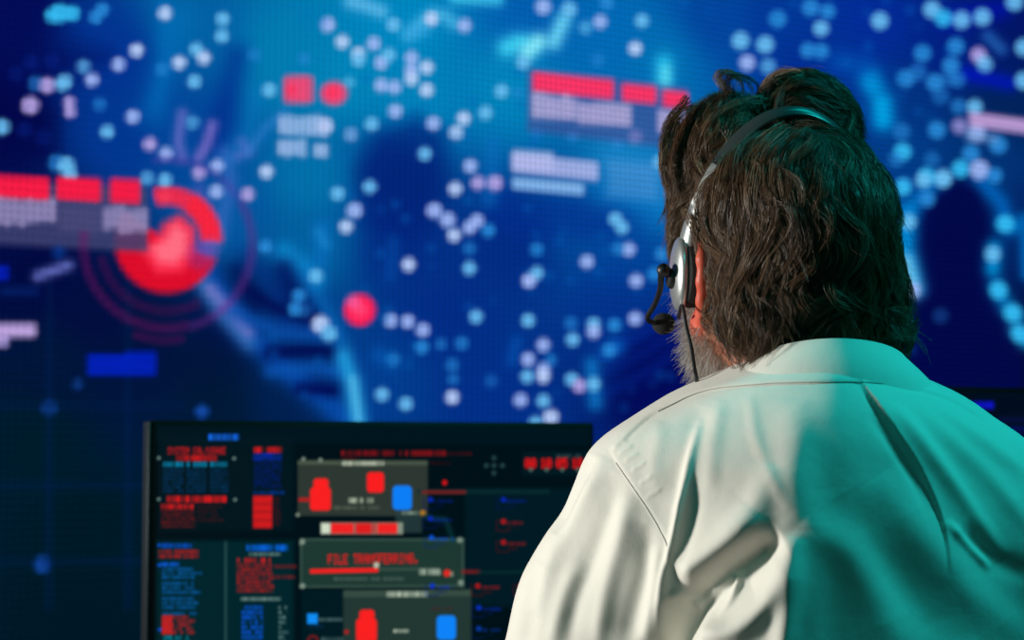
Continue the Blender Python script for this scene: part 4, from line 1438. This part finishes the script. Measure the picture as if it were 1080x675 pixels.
for an in (ANL, ANR):
    S3 = Field(np.arange(an[0] - .08, an[0] + .08, .004), np.arange(an[1] - .10, an[1] + .26, .004), np.arange(-.01, .16, .004))
    S3.chain([an + np.array([0, -.02, -.02]), an + np.array([0, -.025, -.055])], [.045, .042], k=.02)
    S3.chain([an + np.array([0, -.03, -.06]), an + np.array([0, .07, -.058]), an + np.array([0, .16, -.066])], [.042, .045, .036], k=.02)
    v_, q_ = S3.mesh(); v_[:, 2] = np.maximum(v_[:, 2], .006)
    sh = link_mesh('shoe', np_mesh('shoe', v_, q_), M_shoe, person)
    MB().box((an[0], an[1] + .065, .0065), (.085, .27, .013), 0, .006).build('sole', M_black, sh)
# ------------------------------------------------------------------ hair
def hair_sdf(p, mass=True):
    """distance to the outer shell of the hair, head coordinates (N,3)"""
    X, Y, Z = p[:, 0], p[:, 1], p[:, 2]

    def el(c, r): return sd_ell(X, Y, Z, np.array(c), np.array(r))

    def smin(a, b, k):
        h = np.maximum(k - np.abs(a - b), 0) / k
        return np.minimum(a, b) - h * h * k * .25

    def smax(a, b, k):
        return -smin(-a, -b, k)
    d = el((0.0, -.018, .028), (.0775, .102, .087))
    d = smin(d, el((.004, -.056, -.030), (.072, .056, .058)), .03)
    d = smin(d, sd_cap(X, Y, Z, np.array([.058, -.034, -.020]), np.array([.082, -.044, -.068]), .020, .014), .025)
    d = smin(d, sd_cap(X, Y, Z, np.array([-.050, -.070, -.050]), np.array([-.030, -.075, -.082]), .024, .016), .025)
    # face and ears stay free
    d = smax(d, -el((0, .095, -.035), (.085, .080, .090)), .015)
    d = smax(d, -el((-.080, .004, -.040), (.020, .026, .040)), .012)
    d = smax(d, -el((.082, .006, -.035), (.020, .022, .036)), .012)
    # swept-up front, before the band
    fr = el((.025, .042, .101), (.051, .048, .059))
    fr = smin(fr, el((-.034, .040, .086), (.044, .042, .052)), .02)
    fr = smin(fr, sd_cap(X, Y, Z, np.array([-.066, .042, .070]), np.array([-.074, .034, .005]), .017, .009), .02)
    fr = smin(fr, sd_cap(X, Y, Z, np.array([.062, .038, .070]), np.array([.070, .028, .005]), .016, .010), .02)
    d = smin(d, fr, .006)
    return d


def hair_grad(p, e=.0015):
    g = np.zeros_like(p)
    for q in range(3):
        dp = np.zeros(3); dp[q] = e
        g[:, q] = hair_sdf(p + dp) - hair_sdf(p - dp)
    return g / (np.linalg.norm(g, axis=1, keepdims=True) + 1e-9)


hx = np.arange(-.125, .13, .003); hy = np.arange(-.135, .125, .003); hz = np.arange(-.115, .165, .003)
G = np.stack(np.meshgrid(hx, hy, hz, indexing='ij'), -1).reshape(-1, 3)
HF = (hair_sdf(G) + .0055 + .004 * np.clip((G[:, 2] - .10) / .02, 0, 1)).reshape(len(hx), len(hy), len(hz)).astype(np.float32)
hV, hQ = surface_nets(HF, hx, hy, hz)
hV = laplace(hV, hQ, 2)
BAND_A, BAND_B = .0845, .139


def BAND_V(u): return .004 - .030 * np.sqrt(np.maximum(0, 1 - (u / BAND_A) ** 2))


hV = hV @ RH.T + HC


def hair_material(name, rough=.36):
    m = bpy.data.materials.new(name); m.use_nodes = True
    nt = m.node_tree; b = nt.nodes['Principled BSDF']
    at = nt.nodes.new('ShaderNodeAttribute'); at.attribute_name = 'Tone'
    nt.links.new(at.outputs['Color'], b.inputs['Base Color'])
    b.inputs['Roughness'].default_value = rough
    b.inputs['Specular IOR Level'].default_value = .42
    return m


M_hair = hair_material('brown_hair')
M_hairbase = mat('brown_hair_depth', (.022, .015, .011), .7, spec=.2)
hair = link_mesh('hair', np_mesh('hair', hV, hQ), M_hairbase, person)

BROWN = np.array([[.085, .043, .021], [.150, .080, .041], [.036, .019, .011], [.24, .145, .085], [.30, .22, .155], [.105, .054, .027]])
BW = np.array([.3, .22, .25, .12, .05, .06])


def unit(a):
    return a / (np.linalg.norm(a, axis=-1, keepdims=True) + 1e-12)


def grow(roots, flow, length, depth, step=.0055):
    """trace guide locks over the shell; depth = signed level under/over the shell along the lock (0..1 -> metres)"""
    N = len(roots)
    M = int(max(length) / step) + 1
    p = roots.copy()
    out = np.zeros((N, M, 3)); nor = np.zeros((N, M, 3))
    for k in range(M):
        t = np.clip(k * step / length, 0, 1)
        for _ in range(2):
            g = hair_grad(p)
            p = p - g * (hair_sdf(p) - depth(t))[:, None]
        out[:, k] = p; nor[:, k] = g
        d = flow(p, g, t)
        d = d - g * (d * g).sum(1, keepdims=True)
        d = unit(d)
        mv = (k * step < length)
        p = p + d * step * mv[:, None]
    return out, nor


def resample(path, nrm, length, step, M):
    """first `length` metres of each guide at M points"""
    N, K_, _ = path.shape
    u = np.linspace(0, 1, M)[None, :] * (length / step)[:, None]
    i = np.clip(u.astype(int), 0, K_ - 2); a = (u - i)[..., None]; a = np.clip(a, 0, 1)
    r = np.arange(N)[:, None]
    return path[r, i] * (1 - a) + path[r, i + 1] * a, nrm[r, i] * (1 - a) + nrm[r, i + 1] * a


def locks(path, nrm, length, kids, M, width, wave_amp, wave_len, r0, tones, tip=.25, curl=0.0, jit=.0006):
    """children around each guide, waved together so locks read as locks"""
    N = len(path)
    T = unit(np.gradient(path, axis=1)); B = unit(np.cross(T, nrm))
    ph = path[:, 0, 0] * 38 + path[:, 0, 2] * 22 + rng.normal(0, .55, N); amp = wave_amp * rng.uniform(.4, 1.3, N); wl = wave_len * rng.uniform(.85, 1.2, N)
    tt = np.linspace(0, 1, M)[None, :]
    s = tt * length[:, None]
    env = np.clip(tt * 2.2, 0, 1)
    off = amp[:, None] * env * np.sin(2 * math.pi * s / wl[:, None] + ph[:, None])
    offn = amp[:, None] * .42 * env * np.cos(2 * math.pi * s / wl[:, None] + ph[:, None] * 1.7)
    path = path + B * off[..., None] + nrm * offn[..., None]
    if curl > 0:     # tips turn outward
        c = curl * rng.uniform(.2, 1.2, N)[:, None] * np.clip((tt - .72) / .28, 0, 1) ** 2
        path = path + nrm * c[..., None]
    P_ = np.repeat(path, kids, 0); Bn = np.repeat(B, kids, 0); Nn = np.repeat(nrm, kids, 0)
    n = len(P_)
    a = rng.uniform(0, 2 * math.pi, n); rr = width * np.sqrt(rng.uniform(0, 1, n))
    conv = 1 - (1 - tip) * tt ** 1.3
    o1 = (rr * np.cos(a))[:, None] * conv; o2 = (rr * .6 * np.sin(a))[:, None] * conv
    wob = rng.normal(0, jit, (n, 2)); fr = rng.uniform(1, 3, n)[:, None]
    o1 = o1 + wob[:, :1] * np.sin(2 * math.pi * fr * tt + a[:, None]) * 2
    o2 = o2 + wob[:, 1:] * np.cos(2 * math.pi * fr * tt + a[:, None]) * 2
    P_ = P_ + Bn * o1[..., None] + Nn * o2[..., None]
    # ragged lengths
    L = rng.uniform(.78, 1.0, n)
    u = np.linspace(0, 1, M)[None, :] * L[:, None] * (M - 1)
    i = np.clip(u.astype(int), 0, M - 2); f_ = (u - i)[..., None]; r = np.arange(n)[:, None]
    P_ = P_[r, i] * (1 - f_) + P_[r, i + 1] * f_
    rad = r0 * rng.uniform(.75, 1.25, n)[:, None] * (1 - .7 * np.linspace(0, 1, M)[None, :] ** 2)
    gt = np.repeat(rng.choice(len(tones), N, p=BW), kids)
    own = rng.choice(len(tones), n, p=BW)
    c = .6 * tones[gt] + .4 * tones[own]
    c = c * rng.uniform(.75, 1.25, n)[:, None]
    return P_, rad, c


sets = []
ST = .0055
# back of the head, from crown to nape
N = 470
th = rng.uniform(-math.pi, math.pi, N * 3); ph = np.arccos(rng.uniform(-.05, 1, N * 3))
c0 = np.stack([np.sin(ph) * np.sin(th) * .080, -.012 - np.sin(ph) * np.cos(th) * .098, .030 + np.cos(ph) * .090], 1)
okr = (c0[:, 1] < -.004) & ~((c0[:, 2] < .00) & (np.abs(c0[:, 0]) > .062) & (c0[:, 1] > -.03))
c0 = c0[okr][:N]


def flow_back(p, g, t):
    side = np.clip(np.abs(p[:, 0]) / .08, 0, 1)
    d = np.stack([p[:, 0] * 3.0 * np.clip((p[:, 2] - .06) / .05, 0, 1), -.55 * side - .25 * np.clip((p[:, 2] - .05) / .06, 0, 1), -np.ones(len(p))], 1)
    low = np.clip((-.03 - p[:, 2]) / .04, 0, 1)
    d[:, 0] += low * np.sign(p[:, 0] - .01) * .5
    d[:, 0] += .42 * np.sin(p[:, 2] * 62 + p[:, 0] * 34)          # broad waves shared by neighbours
    return d


top_ = np.clip((c0[:, 2] + .05) / .16, 0, 1)
Ln = (.075 + .125 * top_) * rng.uniform(.85, 1.12, len(c0))
dep = rng.uniform(-.0045, .0025, len(c0))
g_, n_ = grow(c0, flow_back, Ln, lambda t: -.010 + (dep + .010) * np.clip(t * 4, 0, 1))
g_, n_ = resample(g_, n_, Ln, ST, 24)
sets.append(locks(g_, n_, Ln, 20, 24, .0065, .0100, .080, .00021, BROWN, .14, .018, .0004))

# hair over the side behind and above the ears
# front, swept up and over
N = 720
u = rng.uniform(-.100, .110, N); v = rng.uniform(.0, .085, N)
c1 = np.stack([u, v, .165 - 9.0 * (u - .015) ** 2], 1)


def flow_front(p, g, t):
    s = np.where(p[:, 0] < -.012, -1.0, 1.0)
    up_ = np.clip((p[:, 2] - .085) / .04, 0, 1)
    bk = np.where(s > 0, .30, .7)
    d = np.stack([s * (.95 - .1 * up_), -bk * up_ - .1, -.25 - (1 - up_) * 1.2], 1)
    d[:, 0] += .45 * np.sin(p[:, 1] * 80 + p[:, 2] * 60)
    return d


Lf = rng.uniform(.07, .15, N)
dpf = rng.uniform(-.004, .0030, N)
g_, n_ = grow(c1, flow_front, Lf, lambda t: -.009 + (dpf + .009) * np.clip(t * 4, 0, 1))
g_, n_ = resample(g_, n_, Lf, ST, 20)
sets.append(locks(g_, n_, Lf, 17, 20, .0056, .0052, .055, .00021, BROWN, .3, .008))

# both temples and the outer slopes of the front, falling towards the ears
N = 300
sd_ = np.where(rng.random(N) < .65, -1., 1.)
c1b = np.stack([sd_ * rng.uniform(.045, .10, N), rng.uniform(-.002, .085, N), rng.uniform(.015, .135, N)], 1)


def flow_temple(p, g, t):
    return np.stack([.35 * np.sin(p[:, 2] * 70 + p[:, 1] * 50), -.25 + .45 * np.sin(p[:, 2] * 60), -np.ones(len(p))], 1)


Lt = rng.uniform(.05, .11, N); dpt = rng.uniform(-.003, .003, N)
g_, n_ = grow(c1b, flow_temple, Lt, lambda t: -.008 + (dpt + .008) * np.clip(t * 8, 0, 1))
g_, n_ = resample(g_, n_, Lt, ST, 20)
sets.append(locks(g_, n_, Lt, 17, 20, .0056, .0055, .060, .00021, BROWN * 1.1, .18, .010))

# nape curls that flick out, more at the right
N = 110
th = rng.uniform(-1.75, 1.75, N)
c2 = np.stack([np.sin(th) * .085, -.03 - np.cos(th) * .085, rng.uniform(-.04, .02, N)], 1)
okc = ~((np.abs(c2[:, 0]) > .060) & (c2[:, 0] < 0) & (c2[:, 1] > -.045)); c2 = c2[okc]


def flow_nape(p, g, t):
    s = np.where(p[:, 0] > .02, 1., -.35)
    return np.stack([.3 * s + .5 * np.sin(p[:, 0] * 70), -.1 + 0 * s, -1 + .2 * t], 1)


Lc = rng.uniform(.055, .100, len(c2))
dpc = rng.uniform(-.002, .003, len(c2))
g_, n_ = grow(c2, flow_nape, Lc, lambda t: -.010 + (dpc + .010) * np.clip(t * 4, 0, 1))
g_, n_ = resample(g_, n_, Lc, ST, 16)
sets.append(locks(g_, n_, Lc, 15, 16, .0050, .005, .050, .00021, BROWN, .15, .026))

# single locks that stand out: swept over the ear, S-waves on the lit side, turned-up ends at the nape
def shell_hit(px, py, lift):
    """where the outer hair meets the line of sight of a measured course"""
    Ys = np.linspace(1.40, 1.74, 120)
    pts = np.array([P(px, py, y) for y in Ys])
    s_ = hair_sdf(toH(pts))
    k = np.nonzero(s_ < lift)[0]
    return toH(pts[k[0]] if len(k) else pts[np.argmin(s_)])


COURSES = [
    ([(880, 300), (900, 322), (928, 332), (962, 326)], 5, 1.515), ([(918, 270), (932, 305), (944, 338), (962, 350), (966, 336)], 7, 1.535), ([(930, 265), (938, 300), (944, 330), (958, 346)], 6, 1.54),
    ([(925, 300), (934, 330), (948, 352), (962, 352)], 6, 1.53), ([(905, 300), (915, 335), (935, 352), (952, 354)], 5, 1.52),
    ([(728, 222), (733, 246), (741, 272), (745, 296)], 4, 1.556), ([(736, 232), (745, 256), (752, 285), (750, 310)], 4, 1.552), ([(732, 240), (740, 262), (742, 286)], 3, 1.553),
    ([(716, 120), (703, 150), (702, 180), (708, 205)], 4, 1.60), ([(728, 112), (708, 128), (700, 158), (706, 186)], 3, 1.60),
    ([(770, 95), (758, 84), (768, 78), (782, 86), (785, 104)], 2, 1.60), ([(760, 100), (772, 84), (790, 88), (796, 108)], 2, 1.60),
    ([(752, 172), (742, 205), (738, 235), (752, 262), (775, 285)], 5), ([(770, 160), (760, 200), (760, 235), (785, 262), (808, 290), (806, 325)], 5),
    ([(795, 150), (785, 190), (788, 230), (810, 260), (826, 295), (815, 335)], 5), ([(815, 145), (806, 180), (812, 220), (828, 250), (838, 285)], 4),
    ([(738, 245), (745, 262), (768, 278), (790, 300), (796, 330), (780, 352)], 5), ([(742, 262), (752, 290), (752, 318), (742, 338), (758, 356)], 5),
    ([(765, 275), (775, 305), (766, 335), (776, 358), (798, 368)], 5), ([(795, 300), (800, 330), (788, 352), (806, 368), (826, 362)], 5),
    ([(820, 290), (832, 318), (826, 345), (842, 358), (860, 350)], 4), ([(840, 280), (850, 312), (868, 330), (890, 326), (902, 312)], 4),
    ([(832, 305), (846, 335), (864, 346), (880, 338)], 4), ([(880, 285), (892, 312), (915, 328), (940, 333), (962, 326)], 5),
    ([(915, 250), (928, 290), (934, 322), (946, 346), (964, 352), (962, 336)], 6), ([(935, 235), (940, 280), (938, 315), (950, 340), (966, 340)], 5),
    ([(860, 160), (868, 200), (862, 245), (876, 290), (870, 325)], 4), ([(895, 165), (910, 205), (908, 250), (920, 290)], 4), ([(920, 180), (934, 220), (936, 260), (942, 300)], 4),
    ([(742, 112), (722, 135), (712, 165), (716, 200), (708, 230)], 5), ([(735, 120), (712, 140), (706, 170), (712, 195)], 5), ([(765, 105), (740, 130), (728, 165), (730, 200), (720, 235)], 5),
    ([(800, 100), (775, 108), (756, 128), (745, 155)], 4), ([(812, 118), (825, 96), (856, 84), (886, 98), (900, 128)], 5), ([(806, 104), (828, 84), (858, 80), (890, 104)], 5),
    ([(815, 118), (840, 104), (872, 108), (892, 130)], 4), ([(840, 78), (872, 84), (898, 108), (908, 135)], 5),
]
hand, hn, hl = [], [], []
for crs in COURSES:
    pts, reps = crs[:2]
    fixed = crs[2] if len(crs) > 2 else None
    lift = rng.uniform(.002, .004)
    for r in range(reps):
        o = rng.normal(0, 4.5, 2); br = rng.normal(0, 2.5, (len(pts), 2))
        q = np.array([(shell_hit(x + o[0] + b_[0], y + o[1] + b_[1], lift + rng.uniform(-.002, .003)) if fixed is None else toH(P(x + o[0] * .7 + b_[0], y + o[1] * .7 + b_[1], fixed + o[0] * .0006))) for (x, y), b_ in zip(pts, br)])
        if fixed is None: q[0] -= hair_grad(q[:1])[0] * .008
        g_ = smooth_poly(q, 8)
        ln = np.concatenate([[0], np.cumsum(np.linalg.norm(np.diff(g_, axis=0), axis=1))])
        t = np.linspace(0, ln[-1], 24)
        g_ = np.stack([np.interp(t, ln, g_[:, k]) for k in range(3)], 1)
        hand.append(g_); hn.append(hair_grad(g_)); hl.append(ln[-1])
hand, hn, hl = np.array(hand), np.array(hn), np.array(hl)
sets.append(locks(hand, hn, hl, 24, 24, .0052, .0016, .06, .0002, BROWN * 1.12, .2, .004, .0005))

# loose single hairs
N = 760
pick = rng.integers(0, len(c0), N)
c3 = c0[pick] + rng.normal(0, .006, (N, 3))
fm = rng.random(N) < .45
c3[fm] = c1[rng.integers(0, len(c1), fm.sum())]
L3 = rng.uniform(.05, .13, N)
d3 = np.abs(rng.normal(0, .0055, N)) + .001


def flow_mix(p, g, t):
    w = rng.normal(0, .35, p.shape)
    return np.where((p[:, 1] > .02)[:, None], flow_front(p, g, t), flow_back(p, g, t)) + w


g_, n_ = grow(c3, flow_mix, L3, lambda t: -.003 + (d3 + .003) * t)
g_, n_ = resample(g_, n_, L3, ST, 20)
sets.append(locks(g_, n_, L3, 1, 20, .001, .006, .05, .00014, BROWN, .5, .012))
# ringlets standing above the band on the left of the crown
rl = []
for (cu, cvv, cw, r_, ax_) in ((-.030, .012, .122, .011, 0), (-.012, .010, .126, .009, .4), (-.016, .016, .132, .012, -.5), (-.050, .022, .122, .012, .3), (-.062, .022, .110, .010, -.3), (.0, .02, .136, .010, .2), (-.040, .03, .134, .011, .7)):
    for q in range(12):
        t = np.linspace(0, 1, 20); a0 = rng.uniform(-1.6, .8); tr = rng.uniform(.45, 1.1)
        rr = r_ * rng.uniform(.55, 1.25) * (1 - .5 * t + .25 * np.sin(3 * t + rng.uniform(0, 6)))
        a = a0 + 2 * math.pi * tr * t + .4 * np.sin(5 * t + rng.uniform(0, 6))
        rl.append(np.stack([cu + rr * np.cos(a) + ax_ * .006 * t, cvv + .004 * np.sin(a) + rng.uniform(-.006, .006) - .004 * t, cw - .004 + rng.normal(0, .003) + rr * .8 * np.sin(a)], 1))
rl = np.array(rl)
sets.append((rl, np.full(rl.shape[:2], .00017), BROWN[rng.choice(6, len(rl), p=BW)] * 1.1))

# the underside of the guides must not enter the collar: lift low points off
def tidy(p):
    """the band presses the hair down along its course"""
    q = p.copy()
    u, v, w = q[..., 0], q[..., 1], q[..., 2]
    dv_ = v - BAND_V(u)
    g = np.exp(-(dv_ / np.where(dv_ < 0, .030, .012)) ** 2)
    rho = np.sqrt((u / BAND_A) ** 2 + ((w + .02) / BAND_B) ** 2)
    lim = .955 + .6 * (1 - g)
    k = np.where((w > -.015) & (rho > lim), lim / np.maximum(rho, 1e-6), 1.0)
    q[..., 0] = u * k; q[..., 2] = (w + .02) * k - .02
    return q




i = 0
for (P_, rad, c) in sets:
    Mv = P_.shape[1]
    V_, Q_, C_c = strands_mesh(tidy(P_) @ RH.T + HC, rad, c)
    me = np_mesh('hair_strands', V_, Q_)
    color_attr(me, 'Tone', C_c)
    nm = ('back_locks', 'front_locks', 'temple_locks', 'nape_curls', 'wavy_locks', 'loose_hairs', 'ringlets')[i]
    o = link_mesh(nm, me, M_hair, hair)
    o['kind'] = 'stuff'
    i += 1

# ------------------------------------------------------------------ beard: short grey hairs on cheeks, jaw and chin
bl = toH(bV); bN = vnormals(bV, bQ); bn = bN @ RH
u_, v_, w_ = bl[:, 0], bl[:, 1], bl[:, 2]
jaw = (w_ < -.024 - .25 * np.maximum(.05 - v_, 0)) & (w_ > -.150) & (v_ > np.where(w_ < -.055, -.016, .012)) & (np.abs(u_) < .09)
jaw &= ~((np.abs(u_) < .020) & (w_ > -.072) & (v_ > .085) & (w_ < -.046))
jaw &= ~((np.abs(u_) < .045) & (w_ > -.046) & (v_ > .07))
jaw &= (np.linalg.norm(bl, axis=1) < .15) & (np.abs(u_) + 0 < .088)
ids = np.nonzero(jaw)[0]
if len(ids):
    N = 8500
    pk = rng.choice(ids, N)
    root = bl[pk] + rng.normal(0, .0010, (N, 3)); nn = bn[pk]
    Lb = rng.uniform(.007, .019, N)
    dirn = unit(nn + np.array([0, .1, -.75]) + rng.normal(0, .45, (N, 3)))
    bend = unit(np.array([0, .1, -1.]) + rng.normal(0, .6, (N, 3)))
    t = np.linspace(0, 1, 6)[None, :, None]
    Pb = root[:, None] - nn[:, None] * .001 + (dirn[:, None] * t + bend[:, None] * .45 * t ** 2) * Lb[:, None, None]
    GREY = np.array([[.42, .40, .36], [.30, .27, .23], [.55, .53, .50], [.16, .12, .09], [.24, .20, .16]])
    cb_ = GREY[rng.choice(5, N, p=[.3, .25, .2, .12, .13])]
    V_, Q_, C_c = strands_mesh(Pb @ RH.T + HC, np.full((N, 6), .00021) * np.linspace(1, .5, 6)[None], cb_)
    me = np_mesh('beard', V_, Q_); color_attr(me, 'Tone', C_c)
    o = link_mesh('beard', me, hair_material('grey_beard', .5), person)
    o['kind'] = 'stuff'
# eyebrows
for s in (-1, 1):
    N = 160
    t0 = rng.uniform(0, 1, N)
    root = np.stack([s * (.012 + .036 * t0), .104 - .020 * t0 ** 1.5, .023 + .006 * np.sin(t0 * 2.4) + rng.normal(0, .0018, N)], 1)
    dr = unit(np.stack([s * np.full(N, .8), np.full(N, .35), rng.normal(.2, .3, N)], 1))
    Pb = root[:, None] + dr[:, None] * np.linspace(0, 1, 4)[None, :, None] * .007
    V_, Q_, C_c = strands_mesh(Pb @ RH.T + HC, np.full((N, 4), .0002), np.tile([[.1, .07, .05]], (N, 1)))
    me = np_mesh('eyebrow', V_, Q_); color_attr(me, 'Tone', C_c)
    o = link_mesh('eyebrow', me, M_hair, person); o['kind'] = 'stuff'
# ------------------------------------------------------------------ headset
M_silver = mat('silver_plastic', (.62, .66, .66), .28, .75)
M_band = mat('headband_black', (.035, .05, .052), .28, .0, spec=.8)
M_foam = mat('black_foam', (.012, .012, .013), .95, bump=(700, .5, .001))
M_rub = mat('black_rubber', (.010, .010, .011), .5)
hs = thing('headset', 'silver and black headset with boom microphone worn over the man\'s hair', 'headset', tuple(H(0, 0, .12)))


def arch(a_deg, v=0.004, r=0.0):
    """point on the band, angle from the left cup (0) over the crown (90) to the right cup (180)"""
    a = math.radians(a_deg)
    return H(-(BAND_A + r) * math.cos(a), v - .030 * math.sin(a), -.020 + (BAND_B + r) * math.sin(a))


def strip(name, a0, a1, w0, w1, th, m, parent, lift=0.0, n=40, v=.004, lean=.55):
    """curved strip of the band with rounded edges: w = width front to back"""
    vs, fs = [], []
    for i in range(n + 1):
        t = i / n
        a = a0 + (a1 - a0) * t
        w = w0 + (w1 - w0) * t
        p = arch(a, v, lift)
        out = unit(arch(a, v, lift + .01) - p)
        al = unit(fwd + lean * out); out = unit(out - lean * fwd)
        sec = []
        for (x, y) in ((-.5, -.25), (-.42, -.5), (.42, -.5), (.5, -.25), (.5, .25), (.42, .5), (-.42, .5), (-.5, .25)):
            sec.append(p + al * x * w + out * y * th)
        vs += sec
    for i in range(n):
        for j in range(8):
            k = (j + 1) % 8
            fs.append((i * 8 + j, i * 8 + k, (i + 1) * 8 + k, (i + 1) * 8 + j))
    fs.append(tuple(reversed(range(8)))); fs.append(tuple(range(n * 8, (n + 1) * 8)))
    return MB().add(vs, fs).build(name, m, parent, angle=60)


strip('headband', 44, 136, .016, .016, .0044, M_band, hs, .001)
for (a0, a1) in ((41, 50), (139, 130)):
    strip('slider', a0, a1, .0135, .0145, .0052, M_rub, hs, .0005, 10)
for (a0, a1) in ((0, 42), (180, 138)):
    strip('arm', a0, a1, .018, .011, .0075, M_silver, hs, .001, 24)
lft = -rgt
for s in (-1, 1):
    ax = rgt * s
    c = H(s * .0835, .004, -.014)
    # oval outer shell
    Rm = np.stack([fwd, upv, ax], 1)
    cup = MB().ball(c + ax * .004, .020, 28, (.95, 1.55, .36), Rm).build('ear_cup', M_silver, hs)
    cu = MB().lathe([(.004, -.016), (.024, -.016), (.0275, -.012), (.028, -.004), (.026, .001), (.004, .002)], c - ax * .0, ax, 36).build('ear_cushion', M_foam, hs)
cL = H(-.0835, .004, -.014)
MB().lathe([(.0005, -.002), (.007, -.002), (.0085, .002), (.0085, .004), (.007, .006), (.0005, .0065)], cL + lft * .008 - upv * .004, lft, 28).build('boom_pivot', M_rub, hs)
b0 = P(700, 285, 1.578)
MB().ball(b0, .0058, 20).build('boom_joint', M_black, hs)
bp_ = smooth_poly([P(702, 285, 1.578), P(697.5, 290, 1.585), P(696.5, 304, 1.60), P(691, 320, 1.625), P(683.5, 333, 1.645), P(685, 338.5, 1.66), P(693, 341, 1.668)], 8)
MB().tube(bp_, [.0033 - .0010 * min(1, i / 20) for i in range(len(bp_))], 10).build('microphone_boom', M_black, hs)
mk = MB().ball(P(700, 341.5, 1.672), .0098, 24, (1.05, 1, .98)).build('microphone_foam', M_foam, hs)
cb2 = smooth_poly([H(-.087, .006, -.050), P(719.5, 322, 1.566), P(724, 345, 1.556), P(729, 366, 1.548), P(732.5, 388, 1.538), P(735, 402, 1.535), P(737, 425, 1.60), P(738, 470, 1.68)], 8)
MB().tube(cb2, .00155, 8).build('cable', M_rub, hs)

# ------------------------------------------------------------------ chair
M_ch = mat('chair_fabric', (.015, .016, .019), .9, bump=(260, .3, .002))
ch = thing('office_chair', 'low-backed black office chair the man sits on', 'chair', (CX, 1.50, 0))
MB().box((CX, 1.555, .425), (.50, .50, .075), 0, .03).build('seat', M_ch, ch)
MB().box((CX, 1.325, .68), (.42, .05, .26), 0, .022).build('backrest', M_ch, ch)
MB().tube(smooth_poly([(CX, 1.45, .39), (CX, 1.31, .39), (CX, 1.285, .45), (CX, 1.29, .66)], 6), .016, 12).build('back_bracket', M_frame, ch)
MB().lathe([(.028, .10), (.028, .24), (.02, .25), (.02, .388)], (CX, 1.52, 0), UP, 20).build('gas_column', M_frame, ch)
for k in range(5):
    a = math.radians(90 + 72 * k + 36)
    e = np.array([CX + .29 * math.cos(a), 1.52 + .29 * math.sin(a), 0])
    lg = MB().tube([(CX + .02 * math.cos(a), 1.52 + .02 * math.sin(a), .115), (e[0], e[1], .078)], [.022, .015], 12).build('leg', M_frame, ch)
    MB().lathe([(.012, -.02), (.026, -.02), (.028, -.016), (.028, .016), (.026, .02), (.012, .02)], (e[0], e[1], .0285), (-math.sin(a), math.cos(a), 0), 20).build('caster', M_black, lg)

# ------------------------------------------------------------------ light
w = bpy.data.worlds.new('World'); SC.world = w
w.use_nodes = True
w.node_tree.nodes['Background'].inputs[0].default_value = (.004, .02, .03, 1)
w.node_tree.nodes['Background'].inputs[1].default_value = .35


def area(name, loc, target, size, power, col, shape='RECTANGLE', size_y=None, spread=None):
    L = bpy.data.lights.new(name, 'AREA')
    L.energy = power; L.color = col; L.shape = shape; L.size = size; L.size_y = size_y or size
    if spread: L.spread = math.radians(spread)
    o = bpy.data.objects.new(name, L); COL.objects.link(o)
    o.location = loc
    d = Vector(target) - Vector(loc)
    o.rotation_euler = d.to_track_quat('-Z', 'Y').to_euler()
    return o


TG = (CX, 1.5, 1.12)
area('studio_key_light', (-2.3, 1.44, 1.30), TG, .32, 10.5, (1.0, .97, .90), spread=70)
area('teal_side_light', (1.75, 1.3, 3.05), TG, .6, 11.3, (.012, .60, .60), spread=80)
area('teal_fill_light', (-.9, -1.3, 2.9), TG, .8, 2.2, (.03, .60, .55), spread=80)
area('teal_top_light', (.9, 2.5, 2.75), TG, .6, 1.2, (.0, .62, .62), spread=90)

# ------------------------------------------------------------------ camera
cd = bpy.data.cameras.new('Camera')
cam = bpy.data.objects.new('Camera', cd); COL.objects.link(cam)
cd.sensor_width = 36; cd.lens = LENS; cd.clip_start = .05
cam.location = (0, 0, CAM_Z)
cam.rotation_euler = (math.pi / 2 + PITCH, 0, 0)
cd.dof.use_dof = True
cd.dof.focus_distance = 1.53
cd.dof.aperture_fstop = 6.3
SC.camera = cam
vs_ = SC.view_settings
vs_.view_transform = 'Standard'; vs_.look = 'None'; vs_.gamma = 1; vs_.exposure = 0
try: vs_.use_curve_mapping = False
except Exception: pass
SC.cycles.max_bounces = 6
SC.cycles.sample_clamp_indirect = 4
